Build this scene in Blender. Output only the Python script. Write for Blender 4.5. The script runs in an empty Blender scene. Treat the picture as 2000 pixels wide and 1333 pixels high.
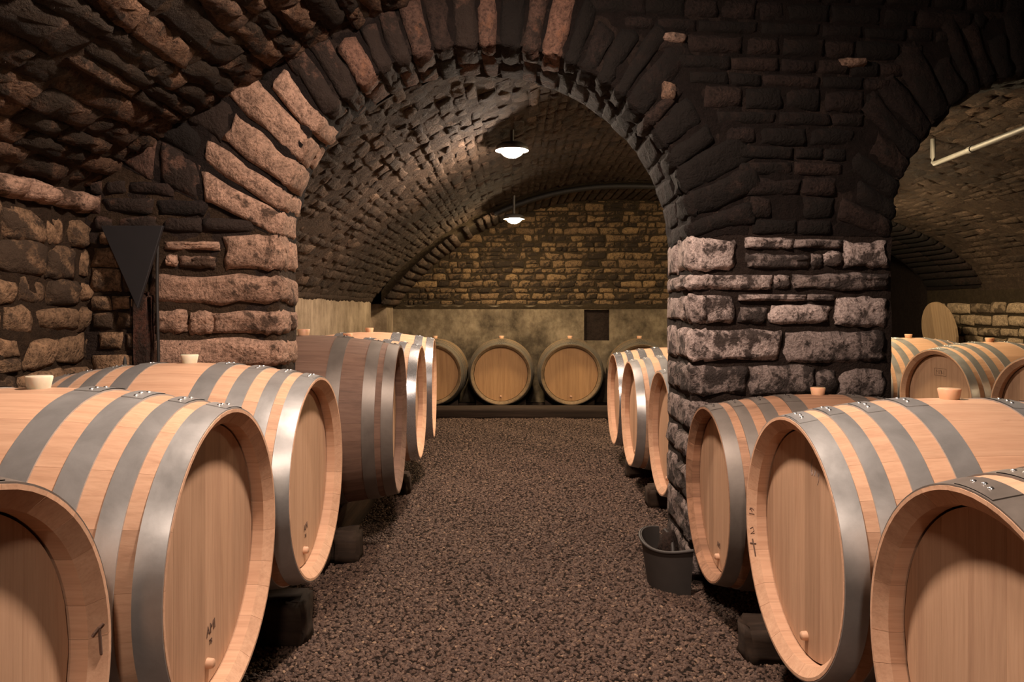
import bpy, bmesh, math, random
import numpy as np
from mathutils import Vector, Matrix

random.seed(7)
rng = np.random.default_rng(7)
SC = bpy.context.scene
COL = SC.collection
PI = math.pi
H = 1.10          # eye height above the gravel
F = 1480.0        # focal length in pixels of the 2000 px wide frame

# ------------------------------------------------------------------ camera, world, exposure
cam_d = bpy.data.cameras.new('camera')
cam = bpy.data.objects.new('camera', cam_d); COL.objects.link(cam)
cam.location = (0, 0, H); cam.rotation_euler = (PI/2, 0, 0)
cam_d.sensor_width = 36.0; cam_d.lens = 36.0*F/2000.0
cam_d.shift_y = -61.5/2000.0
cam_d.clip_start = 0.02; cam_d.clip_end = 60
SC.camera = cam
w = bpy.data.worlds.new('world'); SC.world = w; w.use_nodes = True
w.node_tree.nodes['Background'].inputs[0].default_value = (0.02, 0.016, 0.013, 1)
w.node_tree.nodes['Background'].inputs[1].default_value = 0.2
vs = SC.view_settings
vs.view_transform = 'Standard'; vs.look = 'None'; vs.gamma = 1.0; vs.use_curve_mapping = False
vs.exposure = 0.10
SC.cycles.use_denoising = True
SC.cycles.max_bounces = 6; SC.cycles.diffuse_bounces = 4; SC.cycles.glossy_bounces = 3
SC.cycles.caustics_reflective = False; SC.cycles.caustics_refractive = False
# lamps of the cellar, the last one added: (x, y, z, radiance, colour, vault height above it)
FRONT_COL = (1.0, 0.79, 0.65); BACK_COL = (1.0, 0.77, 0.48); BAY_COL = (1.0, 0.77, 0.46)
LAMPS = [
    (0.00, 4.77, H+0.985, 860, (1.0, 0.78, 0.61), 'round bulkhead lamp lit on the vault just beyond the main arch'),
    (0.02, 7.55, H+0.885, 560, BACK_COL, 'lit bulkhead lamp nearest the far stone wall'),
    (0.02, 1.75, H+1.20, 1000, FRONT_COL, 'lit bulkhead lamp over the foreground barrels, above the frame'),
    (0.05, -0.70, H+1.20, 560, FRONT_COL, 'lit bulkhead lamp on the vault behind the viewer'),
    (2.30, 5.05, H+0.98, 520, BAY_COL, 'lit bulkhead lamp in the side bay, hidden by the pillar'),
    (3.10, 6.90, H+0.86, 640, BAY_COL, 'added unseen lamp brightening the side bay wall from behind the pillar'),  # added lamp, out of sight, to brighten the right wall
]

# ------------------------------------------------------------------ helpers
def tag(o, label=None, cat=None, group=None, kind=None):
    if label: o['label'] = label
    if cat: o['category'] = cat
    if group: o['group'] = group
    if kind: o['kind'] = kind
    return o

def link(name, me, mat=None, parent=None):
    o = bpy.data.objects.new(name, me); COL.objects.link(o)
    if mat is not None and me is not None and len(me.materials) == 0: me.materials.append(mat)
    if parent is not None: o.parent = parent
    return o

def empty(name, loc=(0, 0, 0), rz=0.0, scale=1.0):
    o = bpy.data.objects.new(name, None); COL.objects.link(o)
    o.location = loc; o.rotation_euler = (0, 0, rz); o.scale = (scale,)*3
    o.empty_display_size = 0.1
    return o

def mesh(name, V, Fc, smooth=True):
    me = bpy.data.meshes.new(name)
    me.from_pydata([tuple(map(float, v)) for v in V], [], Fc)
    if smooth: me.polygons.foreach_set('use_smooth', [True]*len(me.polygons))
    me.update()
    return me

class MB:
    """collects vertices and faces of ONE mesh"""
    def __init__(s): s.V = []; s.F = []; s.S = []
    def add(s, V, Fc, smooth=False):
        n = len(s.V); s.V += [tuple(map(float, v)) for v in V]
        s.F += [tuple(i+n for i in f) for f in Fc]; s.S += [smooth]*len(Fc); return s
    def box(s, x0, x1, y0, y1, z0, z1):
        V = [(x, y, z) for z in (z0, z1) for y in (y0, y1) for x in (x0, x1)]
        return s.add(V, [(0,2,3,1),(4,5,7,6),(0,1,5,4),(2,6,7,3),(0,4,6,2),(1,3,7,5)])
    def grid(s, P, smooth=True, flip=False, wrap_u=False):
        """P[i][j] array of points"""
        P = np.asarray(P); a, b = P.shape[:2]
        Fc = []
        for i in range(a if wrap_u else a-1):
            i2 = (i+1) % a
            for j in range(b-1):
                q = (i*b+j, i2*b+j, i2*b+j+1, i*b+j+1)
                Fc.append(q[::-1] if flip else q)
        return s.add(P.reshape(-1, 3), Fc, smooth)
    def mesh(s, name):
        me = bpy.data.meshes.new(name); me.from_pydata(s.V, [], s.F)
        me.polygons.foreach_set('use_smooth', s.S); me.update(); return me
    def build(s, name, mat, parent=None): return link(name, s.mesh(name), mat, parent)

def bevelled_block(x0, x1, y0, y1, z0, z1, b=0.01, rough=0.0, seed=0, cuts=2):
    """a timber or stone block with worn edges"""
    bm = bmesh.new(); bmesh.ops.create_cube(bm, size=1)
    for v in bm.verts:
        v.co = Vector((x0 if v.co.x < 0 else x1, y0 if v.co.y < 0 else y1, z0 if v.co.z < 0 else z1))
    if cuts: bmesh.ops.subdivide_edges(bm, edges=bm.edges[:], cuts=cuts, use_grid_fill=True)
    ed = [e for e in bm.edges if len(e.link_faces) == 2 and e.calc_face_angle() > 0.5]
    bmesh.ops.bevel(bm, geom=ed, offset=b, segments=2, affect='EDGES')
    r = random.Random(seed)
    for v in bm.verts: v.co += Vector((r.uniform(-1,1), r.uniform(-1,1), r.uniform(-1,1)))*rough
    me = bpy.data.meshes.new('block'); bm.to_mesh(me); bm.free()
    me.polygons.foreach_set('use_smooth', [True]*len(me.polygons))
    return me

def tube_mesh(pts, r, seg=10, name='tube'):
    m = MB(); pts = [Vector(p) for p in pts]; rings = []
    up = Vector((0.13, 0.21, 1)).normalized()
    for i, p in enumerate(pts):
        t = (pts[min(i+1, len(pts)-1)]-pts[max(i-1, 0)]).normalized()
        a = t.cross(up)
        if a.length < 1e-3: a = t.cross(Vector((1, 0, 0)))
        a.normalize(); b = t.cross(a)
        rr = r[i] if isinstance(r, (list, tuple)) else r
        rings.append([tuple(p+a*math.cos(k*2*PI/seg)*rr+b*math.sin(k*2*PI/seg)*rr) for k in range(seg)])
    V = [v for q in rings for v in q]; Fc = []
    for i in range(len(pts)-1):
        for k in range(seg):
            k2 = (k+1) % seg
            Fc.append((i*seg+k, i*seg+k2, (i+1)*seg+k2, (i+1)*seg+k))
    m.add(V, Fc, True)
    m.add(rings[0], [tuple(range(seg))[::-1]]); m.add(rings[-1], [tuple(range(seg))])
    return m.mesh(name)

def lathe(prof, seg=48, axis='X'):
    """closed-loop-free profile [(axial, radius)] revolved; returns grid points"""
    P = []
    for k in range(seg):
        a = 2*PI*k/seg
        row = []
        for (t, r) in prof:
            if axis == 'X': row.append((t, r*math.sin(a), r*math.cos(a)))
            else: row.append((r*math.cos(a), r*math.sin(a), t))
        P.append(row)
    return P

# ------------------------------------------------------------------ materials
def new_mat(name):
    m = bpy.data.materials.new(name); m.use_nodes = True
    nt = m.node_tree; b = nt.nodes['Principled BSDF']
    return m, nt, b
def N(nt, t, **kw):
    n = nt.nodes.new(t)
    for k, v in kw.items(): setattr(n, k, v)
    return n
def noise(nt, vec, scale, detail=6, rough=0.6, dist=0.0):
    n = N(nt, 'ShaderNodeTexNoise'); n.inputs['Scale'].default_value = scale
    n.inputs['Detail'].default_value = detail; n.inputs['Roughness'].default_value = rough
    n.inputs['Distortion'].default_value = dist
    if vec is not None: nt.links.new(vec, n.inputs['Vector'])
    return n
def ramp(nt, fac, stops):
    n = N(nt, 'ShaderNodeValToRGB'); e = n.color_ramp.elements
    while len(e) < len(stops): e.new(0.5)
    for i, (p, c) in enumerate(stops):
        e[i].position = p; e[i].color = (*c, 1) if len(c) == 3 else c
    nt.links.new(fac, n.inputs['Fac']); return n
def mix(nt, fac, a, b, mode='MIX'):
    n = N(nt, 'ShaderNodeMix', data_type='RGBA', blend_type=mode)
    for sock, v in ((n.inputs[0], fac), (n.inputs[6], a), (n.inputs[7], b)):
        if isinstance(v, (int, float)): sock.default_value = v
        elif isinstance(v, tuple): sock.default_value = (*v, 1)
        else: nt.links.new(v, sock)
    return n.outputs[2]
def coords(nt, scale=(1, 1, 1), rnd=0.0, rnd_vec=(13.7, 7.3, 5.1)):
    tc = N(nt, 'ShaderNodeTexCoord'); mp = N(nt, 'ShaderNodeMapping')
    mp.inputs['Scale'].default_value = scale
    nt.links.new(tc.outputs['Object'], mp.inputs['Vector'])
    if rnd:
        oi = N(nt, 'ShaderNodeObjectInfo'); vm = N(nt, 'ShaderNodeVectorMath', operation='SCALE')
        vm.inputs[0].default_value = rnd_vec; nt.links.new(oi.outputs['Random'], vm.inputs['Scale'])
        nt.links.new(vm.outputs[0], mp.inputs['Location'])
    return mp.outputs[0]
def objrand(nt): return N(nt, 'ShaderNodeObjectInfo').outputs['Random']
def bump(nt, bsdf, hs, strength=0.5, dist=0.01):
    """hs: list of (height socket, weight)"""
    cur = None
    for s, wgt in hs:
        m_ = N(nt, 'ShaderNodeMath', operation='MULTIPLY'); m_.inputs[1].default_value = wgt
        nt.links.new(s, m_.inputs[0])
        if cur is None: cur = m_.outputs[0]
        else:
            a = N(nt, 'ShaderNodeMath', operation='ADD'); nt.links.new(cur, a.inputs[0]); nt.links.new(m_.outputs[0], a.inputs[1]); cur = a.outputs[0]
    b = N(nt, 'ShaderNodeBump'); b.inputs['Strength'].default_value = strength; b.inputs['Distance'].default_value = dist
    nt.links.new(cur, b.inputs['Height']); nt.links.new(b.outputs[0], bsdf.inputs['Normal'])

def W(c): return (c[0], c[1]*0.88, c[2]*0.80)
def stone_mat(name, c1, c2, soot, cover, rough_scale=1.0, rust=None, bstr=0.75, patch=5.0, tint=True, per=0.34):
    """lime-stone with soot and mould patches; cover 0..1 = how much of it is blackened"""
    m, nt, b = new_mat(name)
    if tint: c1, c2, soot = W(c1), W(c2), W(soot)
    v = coords(nt)
    r = objrand(nt)
    base = mix(nt, r, c1, c2)
    n1 = noise(nt, v, patch, 7, 0.68, 0.3)
    n2 = noise(nt, v, 26*rough_scale, 6, 0.72)
    n3 = noise(nt, v, 95*rough_scale, 4, 0.7)
    # mottling
    mot = ramp(nt, n2.outputs[0], [(0.32, (0.40, 0.39, 0.38)), (0.52, (0.9, 0.9, 0.9)), (0.72, (1.28, 1.24, 1.2))])
    base = mix(nt, 1.0, base, mot.outputs[0], 'MULTIPLY')
    spk = ramp(nt, n3.outputs[0], [(0.34, (0.45, 0.43, 0.42)), (0.50, (1.0, 1.0, 1.0)), (0.7, (1.15, 1.15, 1.15))])
    base = mix(nt, 1.0, base, spk.outputs[0], 'MULTIPLY')
    if rust:
        n4 = noise(nt, v, 7.5, 5, 0.6)
        rr = ramp(nt, n4.outputs[0], [(0.58, (0, 0, 0)), (0.72, (1, 1, 1))])
        base = mix(nt, rr.outputs[0], base, rust)
    # blackening: large patches + per stone
    ad = N(nt, 'ShaderNodeMath', operation='ADD'); nt.links.new(n1.outputs[0], ad.inputs[0])
    m2 = N(nt, 'ShaderNodeMath', operation='MULTIPLY_ADD'); nt.links.new(n2.outputs[0], m2.inputs[0]); m2.inputs[1].default_value = 0.7; m2.inputs[2].default_value = -0.35
    nt.links.new(m2.outputs[0], ad.inputs[1])
    # shift by object random (second hash)
    fr = N(nt, 'ShaderNodeMath', operation='MULTIPLY'); fr.inputs[1].default_value = 17.31; nt.links.new(r, fr.inputs[0])
    fr2 = N(nt, 'ShaderNodeMath', operation='FRACT'); nt.links.new(fr.outputs[0], fr2.inputs[0])
    m3 = N(nt, 'ShaderNodeMath', operation='MULTIPLY_ADD'); nt.links.new(fr2.outputs[0], m3.inputs[0]); m3.inputs[1].default_value = per; m3.inputs[2].default_value = -per/2
    ad2 = N(nt, 'ShaderNodeMath', operation='ADD'); nt.links.new(ad.outputs[0], ad2.inputs[0]); nt.links.new(m3.outputs[0], ad2.inputs[1])
    e = 0.72-0.45*cover
    k = ramp(nt, ad2.outputs[0], [(e-0.06, (0, 0, 0)), (e+0.06, (1, 1, 1))])
    col = mix(nt, k.outputs[0], base, soot)
    nt.links.new(col, b.inputs['Base Color'])
    b.inputs['Roughness'].default_value = 0.92
    b.inputs['Specular IOR Level'].default_value = 0.25
    n5 = noise(nt, v, 11*rough_scale, 6, 0.65, 0.5)
    bump(nt, b, [(n5.outputs[0], 1.0), (n2.outputs[0], 0.65), (n3.outputs[0], 0.30)], bstr, 0.034)
    return m

M = {}
M['pillar'] = stone_mat('pale_limestone', (0.72, 0.57, 0.52), (0.58, 0.46, 0.42), (0.070, 0.052, 0.046), 0.42, rough_scale=1.2, patch=9, tint=False, per=0.10)
M['pillar_dark'] = stone_mat('stained_limestone', (0.42, 0.33, 0.30), (0.32, 0.25, 0.225), (0.050, 0.038, 0.034), 0.52, rough_scale=1.3, patch=9, tint=False, per=0.10)
M['pillar_left'] = stone_mat('tan_limestone', (0.47, 0.33, 0.26), (0.35, 0.245, 0.19), (0.07, 0.048, 0.036), 0.26, patch=7)
M['soot'] = stone_mat('sooty_and_shaded_stone', (0.036, 0.024, 0.020), (0.020, 0.014, 0.013), (0.010, 0.008, 0.007), 0.5, rust=(0.055, 0.032, 0.024))  # soot on the arch wall; on the side bay arch it paints in shade
M['arch_left'] = stone_mat('arch_stone', (0.19, 0.115, 0.088), (0.10, 0.064, 0.052), (0.026, 0.019, 0.016), 0.48, rust=(0.22, 0.10, 0.055))
M['vault_front'] = stone_mat('front_vault_stone', (0.175, 0.110, 0.072), (0.095, 0.062, 0.043), (0.026, 0.019, 0.013), 0.5, rough_scale=1.1, bstr=1.0, rust=(0.18, 0.09, 0.05))
M['rubble'] = stone_mat('rubble_stone', (0.34, 0.235, 0.15), (0.20, 0.14, 0.09), (0.055, 0.040, 0.028), 0.30, patch=7)
M['vault_back'] = stone_mat('back_vault_stone', (0.19, 0.138, 0.10), (0.11, 0.082, 0.060), (0.040, 0.030, 0.022), 0.5, rough_scale=1.3, bstr=1.0, patch=1.6, per=0.2)
M['wall_back'] = stone_mat('back_wall_stone', (0.30, 0.215, 0.115), (0.19, 0.135, 0.08), (0.030, 0.023, 0.016), 0.52, patch=2.0, per=0.20)
M['wall_right'] = stone_mat('right_wall_stone', (0.55, 0.46, 0.33), (0.42, 0.35, 0.25), (0.10, 0.08, 0.055), 0.22)

def mortar_mat(name, c1, c2, scale=30):
    m, nt, b = new_mat(name); v = coords(nt); c1, c2 = W(c1), W(c2)
    n1 = noise(nt, v, 6, 6, 0.65); n2 = noise(nt, v, scale, 8, 0.75); n3 = noise(nt, v, scale*4, 3, 0.7)
    col = mix(nt, n1.outputs[0], c1, c2)
    mo = ramp(nt, n2.outputs[0], [(0.3, (0.5, 0.5, 0.5)), (0.7, (1.3, 1.3, 1.3))])
    nt.links.new(mix(nt, 1.0, col, mo.outputs[0], 'MULTIPLY'), b.inputs['Base Color'])
    b.inputs['Roughness'].default_value = 0.95; b.inputs['Specular IOR Level'].default_value = 0.2
    bump(nt, b, [(n2.outputs[0], 1.0), (n3.outputs[0], 0.3), (n1.outputs[0], 1.0)], 1.0, 0.03)
    return m
M['mortar_dark'] = mortar_mat('dark_mortar', (0.022, 0.016, 0.014), (0.055, 0.040, 0.034))
M['mortar_brown'] = mortar_mat('brown_mortar', (0.030, 0.021, 0.014), (0.095, 0.064, 0.040))
M['mortar_vault'] = mortar_mat('vault_mortar', (0.04, 0.030, 0.022), (0.12, 0.088, 0.064))
M['mortar_soot_and_shade'] = mortar_mat('sooty_and_shaded_mortar', (0.011, 0.008, 0.007), (0.026, 0.018, 0.016))  # also the bed of the side bay arch, dark to stand for shade
M['mortar_olive'] = mortar_mat('olive_mortar', (0.035, 0.027, 0.016), (0.08, 0.062, 0.036))

def concrete_mat(name, c1, c2, c3, streak, dark=0.5):
    m, nt, b = new_mat(name); v = coords(nt, streak); v2 = coords(nt)
    n1 = noise(nt, v, 9, 7, 0.7, 0.2); n2 = noise(nt, v2, 3.2, 6, 0.65); n3 = noise(nt, v2, 60, 5, 0.7)
    r1 = ramp(nt, n1.outputs[0], [(0.3, c1), (0.55, c2), (0.75, c3)])
    r2 = ramp(nt, n2.outputs[0], [(0.36, (dark, dark*0.95, dark*0.88)), (0.66, (1.12, 1.12, 1.12))])
    nt.links.new(mix(nt, 1.0, r1.outputs[0], r2.outputs[0], 'MULTIPLY'), b.inputs['Base Color'])
    b.inputs['Roughness'].default_value = 0.85; b.inputs['Specular IOR Level'].default_value = 0.3
    bump(nt, b, [(n1.outputs[0], 0.6), (n3.outputs[0], 0.3)], 0.35, 0.01)
    return m
M['concrete_left'] = concrete_mat('streaked_concrete', (0.23, 0.17, 0.11), (0.38, 0.29, 0.20), (0.48, 0.38, 0.27), (1, 6, 0.35))
M['concrete_back'] = concrete_mat('stained_concrete', (0.13, 0.095, 0.06), (0.22, 0.17, 0.11), (0.27, 0.215, 0.15), (1.6, 1.6, 0.9), 0.26)

def wood_mat(name, c1, c2, c3, axis='X', stain=None, rough=0.55, band=0.35):
    m, nt, b = new_mat(name)
    c1, c2, c3 = W(c1), W(c2), W(c3)
    sc = {'X': (1.4, 26, 26), 'Z': (26, 26, 1.3), 'Y': (26, 1.4, 26)}[axis]
    v = coords(nt, sc, 1.0); v2 = coords(nt, (1, 1, 1), 1.0)
    n1 = noise(nt, v, 1.6, 8, 0.62, 0.6); n2 = noise(nt, v, 7.0, 4, 0.6); n3 = noise(nt, v2, 14, 5, 0.6)
    r1 = ramp(nt, n1.outputs[0], [(0.28, c1), (0.5, c2), (0.75, c3)])
    r = objrand(nt)
    tone = ramp(nt, r, [(0.0, (1-band*0.75, 1-band*0.8, 1-band*0.85)), (0.45, (1.0, 1.0, 1.0)), (1.0, (1+band*0.2, 1+band*0.16, 1+band*0.1))])
    col = mix(nt, 1.0, r1.outputs[0], tone.outputs[0], 'MULTIPLY')
    fine = ramp(nt, n2.outputs[0], [(0.30, (0.90, 0.89, 0.87)), (0.55, (1.02, 1.02, 1.02))])
    col = mix(nt, 1.0, col, fine.outputs[0], 'MULTIPLY')
    if stain:
        ns = noise(nt, coords(nt, (3, 9, 9) if axis == 'X' else (9, 9, 3), 1.0), 1.7, 6, 0.7, 0.4)
        rs = ramp(nt, ns.outputs[0], [(0.64, (0, 0, 0)), (0.74, (1, 1, 1))])
        m_ = N(nt, 'ShaderNodeMath', operation='MULTIPLY'); m_.inputs[1].default_value = 0.55
        nt.links.new(rs.outputs[0], m_.inputs[0])
        col = mix(nt, m_.outputs[0], col, stain)
    nt.links.new(col, b.inputs['Base Color'])
    b.inputs['Roughness'].default_value = rough; b.inputs['Specular IOR Level'].default_value = 0.3
    bump(nt, b, [(n1.outputs[0], 0.5), (n2.outputs[0], 0.5)], 0.12, 0.004)
    return m
OAK = ((0.51, 0.335, 0.235), (0.59, 0.405, 0.29), (0.65, 0.465, 0.34))
M['stave'] = wood_mat('new_oak_staves', *OAK, axis='X', stain=(0.34, 0.17, 0.11), band=0.20)
M['board'] = wood_mat('new_oak_head', (0.42, 0.285, 0.20), (0.50, 0.355, 0.25), (0.55, 0.40, 0.29), axis='Z', band=0.30)
M['stave_old'] = wood_mat('wine_stained_oak', (0.125, 0.085, 0.068), (0.18, 0.120, 0.095), (0.225, 0.155, 0.122), axis='X', stain=(0.08, 0.05, 0.04), rough=0.7, band=0.15)
M['board_old'] = wood_mat('aged_oak_head', (0.34, 0.21, 0.105), (0.44, 0.28, 0.14), (0.50, 0.33, 0.17), axis='Z', rough=0.6, band=0.2)
M['stave_used'] = wood_mat('used_oak_staves', (0.20, 0.12, 0.08), (0.34, 0.21, 0.14), (0.44, 0.28, 0.19), axis='X', stain=(0.10, 0.055, 0.04), rough=0.65, band=0.45)
M['stave_grey'] = wood_mat('weathered_oak_staves', (0.13, 0.10, 0.06), (0.20, 0.15, 0.09), (0.25, 0.19, 0.12), axis='X', rough=0.75)
M['board_grey'] = wood_mat('plain_grey_oak', (0.26, 0.19, 0.12), (0.34, 0.26, 0.17), (0.40, 0.31, 0.21), axis='Z', rough=0.7)
M['timber'] = wood_mat('dark_timber', (0.035, 0.024, 0.018), (0.07, 0.047, 0.034), (0.115, 0.08, 0.055), axis='Y', rough=0.85)
M['timber_x'] = wood_mat('dark_timber_cross', (0.018, 0.012, 0.009), (0.035, 0.024, 0.017), (0.06, 0.042, 0.03), axis='X', rough=0.85)

def metal_mat(name, col, rough, scuff=0.5, metallic=0.95):
    m, nt, b = new_mat(name); v = coords(nt, (1, 1, 1), 1.0)
    n1 = noise(nt, v, 9, 6, 0.7, 0.4); n2 = noise(nt, v, 70, 4, 0.6)
    r1 = ramp(nt, n1.outputs[0], [(0.3, tuple(c*(1-scuff*0.6) for c in col)), (0.65, col)])
    nt.links.new(r1.outputs[0], b.inputs['Base Color'])
    rr = N(nt, 'ShaderNodeMapRange'); rr.inputs['To Min'].default_value = max(0.05, rough-0.10); rr.inputs['To Max'].default_value = rough+0.15
    nt.links.new(n1.outputs[0], rr.inputs['Value']); nt.links.new(rr.outputs[0], b.inputs['Roughness'])
    b.inputs['Metallic'].default_value = metallic
    bump(nt, b, [(n2.outputs[0], 0.4), (n1.outputs[0], 0.5)], 0.08, 0.003)
    return m
M['hoop'] = metal_mat('galvanised_steel', (0.56, 0.55, 0.54), 0.34, 0.4, 0.68)
M['hoop_bright'] = metal_mat('bright_steel', (0.60, 0.60, 0.62), 0.24, 0.3, 0.8)
M['hoop_dull'] = metal_mat('dull_steel', (0.20, 0.170, 0.148), 0.46, 0.5, 0.4)
M['hoop_old'] = metal_mat('oxidised_steel', (0.15, 0.13, 0.10), 0.6, 0.5, 0.4)
M['rivet'] = metal_mat('rivet_steel', (0.75, 0.75, 0.75), 0.25, 0.1)
M['rivet_dark'] = metal_mat('dark_rivet', (0.08, 0.07, 0.065), 0.5, 0.3)
M['conduit'] = metal_mat('grey_conduit', (0.17, 0.16, 0.14), 0.55, 0.3, 0.3)
def plain(name, col, rough=0.6, **kw):
    m, nt, b = new_mat(name); v = coords(nt); n1 = noise(nt, v, 20, 5, 0.6)
    r1 = ramp(nt, n1.outputs[0], [(0.3, tuple(c*0.82 for c in col)), (0.7, col)])
    nt.links.new(r1.outputs[0], b.inputs['Base Color']); b.inputs['Roughness'].default_value = rough
    for k, vv in kw.items(): b.inputs[k].default_value = vv
    return m
M['bung'] = plain('amber_silicone', (0.72, 0.42, 0.25), 0.45, **{'Subsurface Weight': 0.35, 'Subsurface Scale': 0.02})
M['bung_white'] = plain('milky_silicone', (0.74, 0.66, 0.50), 0.45, **{'Subsurface Weight': 0.35, 'Subsurface Scale': 0.02})
M['ink'] = plain('burnt_ink', (0.14, 0.08, 0.055), 0.8)
M['chalk'] = plain('chalk', (0.40, 0.33, 0.30), 0.9)
M['black_paint'] = plain('matt_black_paint', (0.016, 0.015, 0.017), 0.55)
M['cable'] = plain('black_cable', (0.02, 0.017, 0.015), 0.6)
M['rubber'] = plain('worn_black_rubber', (0.045, 0.038, 0.034), 0.6)
M['rust_post'] = stone_mat('rusty_post', (0.12, 0.055, 0.04), (0.09, 0.045, 0.032), (0.03, 0.02, 0.016), 0.5)
M['lamp_base'] = plain('lamp_base', (0.12, 0.11, 0.10), 0.5)
def emit(name, col, strength):
    m, nt, b = new_mat(name); b.inputs['Base Color'].default_value = (0.8, 0.8, 0.8, 1)
    b.inputs['Emission Color'].default_value = (*col, 1); b.inputs['Emission Strength'].default_value = strength
    return m

# ------------------------------------------------------------------ stones
def frac_noise(n, k=2):
    return rng.uniform(-1, 1, n)

def stone_verts(S, u0, u1, v0, v1, hgt, nx=3, ny=3, jit=0.10, rnd=0.30, ucuts=None, rough=0.25, skirt=-0.02, fract=False):
    """one rough stone on the surface S(u, v, h) -> points; returns verts, faces"""
    du, dv = u1-u0, v1-v0
    ed = min(0.16, 0.022/max(du, 1e-3)); edv = min(0.24, 0.018/max(dv, 1e-3))
    fu = np.concatenate(([0], np.linspace(ed, 1-ed, max(nx-1, 2)), [1]))
    fv = np.concatenate(([0], np.linspace(edv, 1-edv, max(ny-1, 2)), [1]))
    if ucuts is not None:
        ex = [(c-u0)/du for c in ucuts if u0+0.02*du < c < u1-0.02*du]
        fu = np.unique(np.round(np.concatenate((fu, ex)), 4))
    c = rng.uniform(-1, 1, (4, 2))*jit
    cu = np.array([u0, u1, u1, u0])+c[:, 0]*min(du, dv*1.6); cv = np.array([v0, v0, v1, v1])+c[:, 1]*dv
    P, Q = np.meshgrid(fu*2-1, fv*2-1, indexing='ij')
    p = P*np.sqrt(1-rnd*0.5*Q**2*np.minimum(1, dv/du)); q = Q*np.sqrt(1-rnd*0.5*P**2)
    a, b = (p+1)/2, (q+1)/2
    U = cu[0]*(1-a)*(1-b)+cu[1]*a*(1-b)+cu[2]*a*b+cu[3]*(1-a)*b
    V = cv[0]*(1-a)*(1-b)+cv[1]*a*(1-b)+cv[2]*a*b+cv[3]*(1-a)*b
    n = P.shape
    wob = 0.05*min(du, dv)
    U = U+rng.uniform(-1, 1, n)*wob; V = V+rng.uniform(-1, 1, n)*wob
    edge = (np.abs(P) > 0.999) | (np.abs(Q) > 0.999)
    tilt = (P*rng.uniform(-1, 1)+Q*rng.uniform(-1, 1))*0.18
    Hh = hgt*np.where(edge, 0.35, 1.0+tilt)*(1+rng.uniform(-1, 1, n)*rough)
    if fract:
        b0_ = S(U.ravel(), V.ravel(), np.zeros(U.size))
        Hh = Hh+(0.012*fnoise(b0_, 14.0)).reshape(n)
        U = U+(min(0.014, 0.06*du)*fnoise(b0_+5.3, 16.0)).reshape(n)*edge; V = V+(min(0.012, 0.09*dv)*fnoise(b0_+9.1, 16.0)).reshape(n)*edge
    top = S(U.ravel(), V.ravel(), Hh.ravel())
    A, B = n
    idx = lambda i, j: i*B+j
    Fc = [(idx(i, j), idx(i+1, j), idx(i+1, j+1), idx(i, j+1)) for i in range(A-1) for j in range(B-1)]
    loop = [(i, 0) for i in range(A)]+[(A-1, j) for j in range(1, B)]+[(i, B-1) for i in range(A-2, -1, -1)]+[(0, j) for j in range(B-2, 0, -1)]
    Ub = np.array([U[i, j] for i, j in loop]); Vb = np.array([V[i, j] for i, j in loop])
    bot = S(Ub, Vb, np.full(len(loop), skirt))
    n0 = A*B; L = len(loop)
    for k in range(L):
        k2 = (k+1) % L
        Fc.append((idx(*loop[k2]), idx(*loop[k]), n0+k, n0+k2))
    return np.vstack((top, bot)), Fc

FLIP = {}
def add_stone(parent, mat, S, u0, u1, v0, v1, hgt, name='stone', flip=False, **kw):
    V, Fc = stone_verts(S, u0, u1, v0, v1, hgt, **kw)
    if flip: Fc = [f[::-1] for f in Fc]
    c = V.mean(axis=0)
    me = mesh(name, V-c, Fc)
    o = link(name, me, mat, parent)
    o.location = c
    return o

def courses(u0, u1, v0, v1, hmin, hmax, wmin, wmax, gap=0.012, keep=None, slack=0.0):
    """irregular coursed masonry: list of (u0,u1,v0,v1)"""
    out = []; v = v0
    while v < v1-hmin*0.5:
        h = rng.uniform(hmin, hmax)
        if v+h > v1-hmin*0.4: h = v1-v
        u = u0-rng.uniform(0, wmax*0.6)
        while u < u1:
            wd = rng.uniform(wmin, wmax)*(0.7+0.6*(h-hmin)/(hmax-hmin+1e-6))
            a, b = max(u, u0), min(u+wd, u1)
            if b-a > wmin*0.45:
                if h > 0.62*(hmin+hmax) and rng.random() < 0.25:      # two thin stones in one course
                    s = h*rng.uniform(0.4, 0.6)
                    cand = [(a, b-gap, v, v+s-gap), (a, b-gap, v+s, v+h-gap)]
                else: cand = [(a, b-gap, v, v+h-gap)]
                for q in cand:
                    if keep is None or keep((q[0]+q[1])/2, (q[2]+q[3])/2): out.append(q)
            u += wd
        v += h
    return out

def path_surface(origin, a_dir, a_nrm, b_dir, b_nrm, rc=0.018):
    """wall that turns a corner: u>0 runs along a_dir with normal a_nrm, u<0 along b_dir; v is height"""
    o = np.array(origin, float); ad, an, bd, bn = (np.array(x, float) for x in (a_dir, a_nrm, b_dir, b_nrm))
    def S(u, v, h):
        s = rc*0.6
        pa = s*np.logaddexp(0, u/s)-s*math.log(2)*np.exp(-np.abs(u)/s)
        pb = s*np.logaddexp(0, -u/s)-s*math.log(2)*np.exp(-np.abs(u)/s)
        wgt = 1/(1+np.exp(-np.clip(u/s, -40, 40)))
        nr = an[None]*wgt[:, None]+bn[None]*(1-wgt)[:, None]
        nr /= np.linalg.norm(nr, axis=1)[:, None]
        p = o[None]+ad[None]*pa[:, None]+bd[None]*pb[:, None]+nr*h[:, None]
        p[:, 2] += v
        return p
    return S

def flat_surface(origin, ud, nrm):
    o = np.array(origin, float); ud = np.array(ud, float); nr = np.array(nrm, float)
    def S(u, v, h):
        p = o[None]+ud[None]*u[:, None]+nr[None]*h[:, None]; p[:, 2] += v
        return p
    return S

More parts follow.
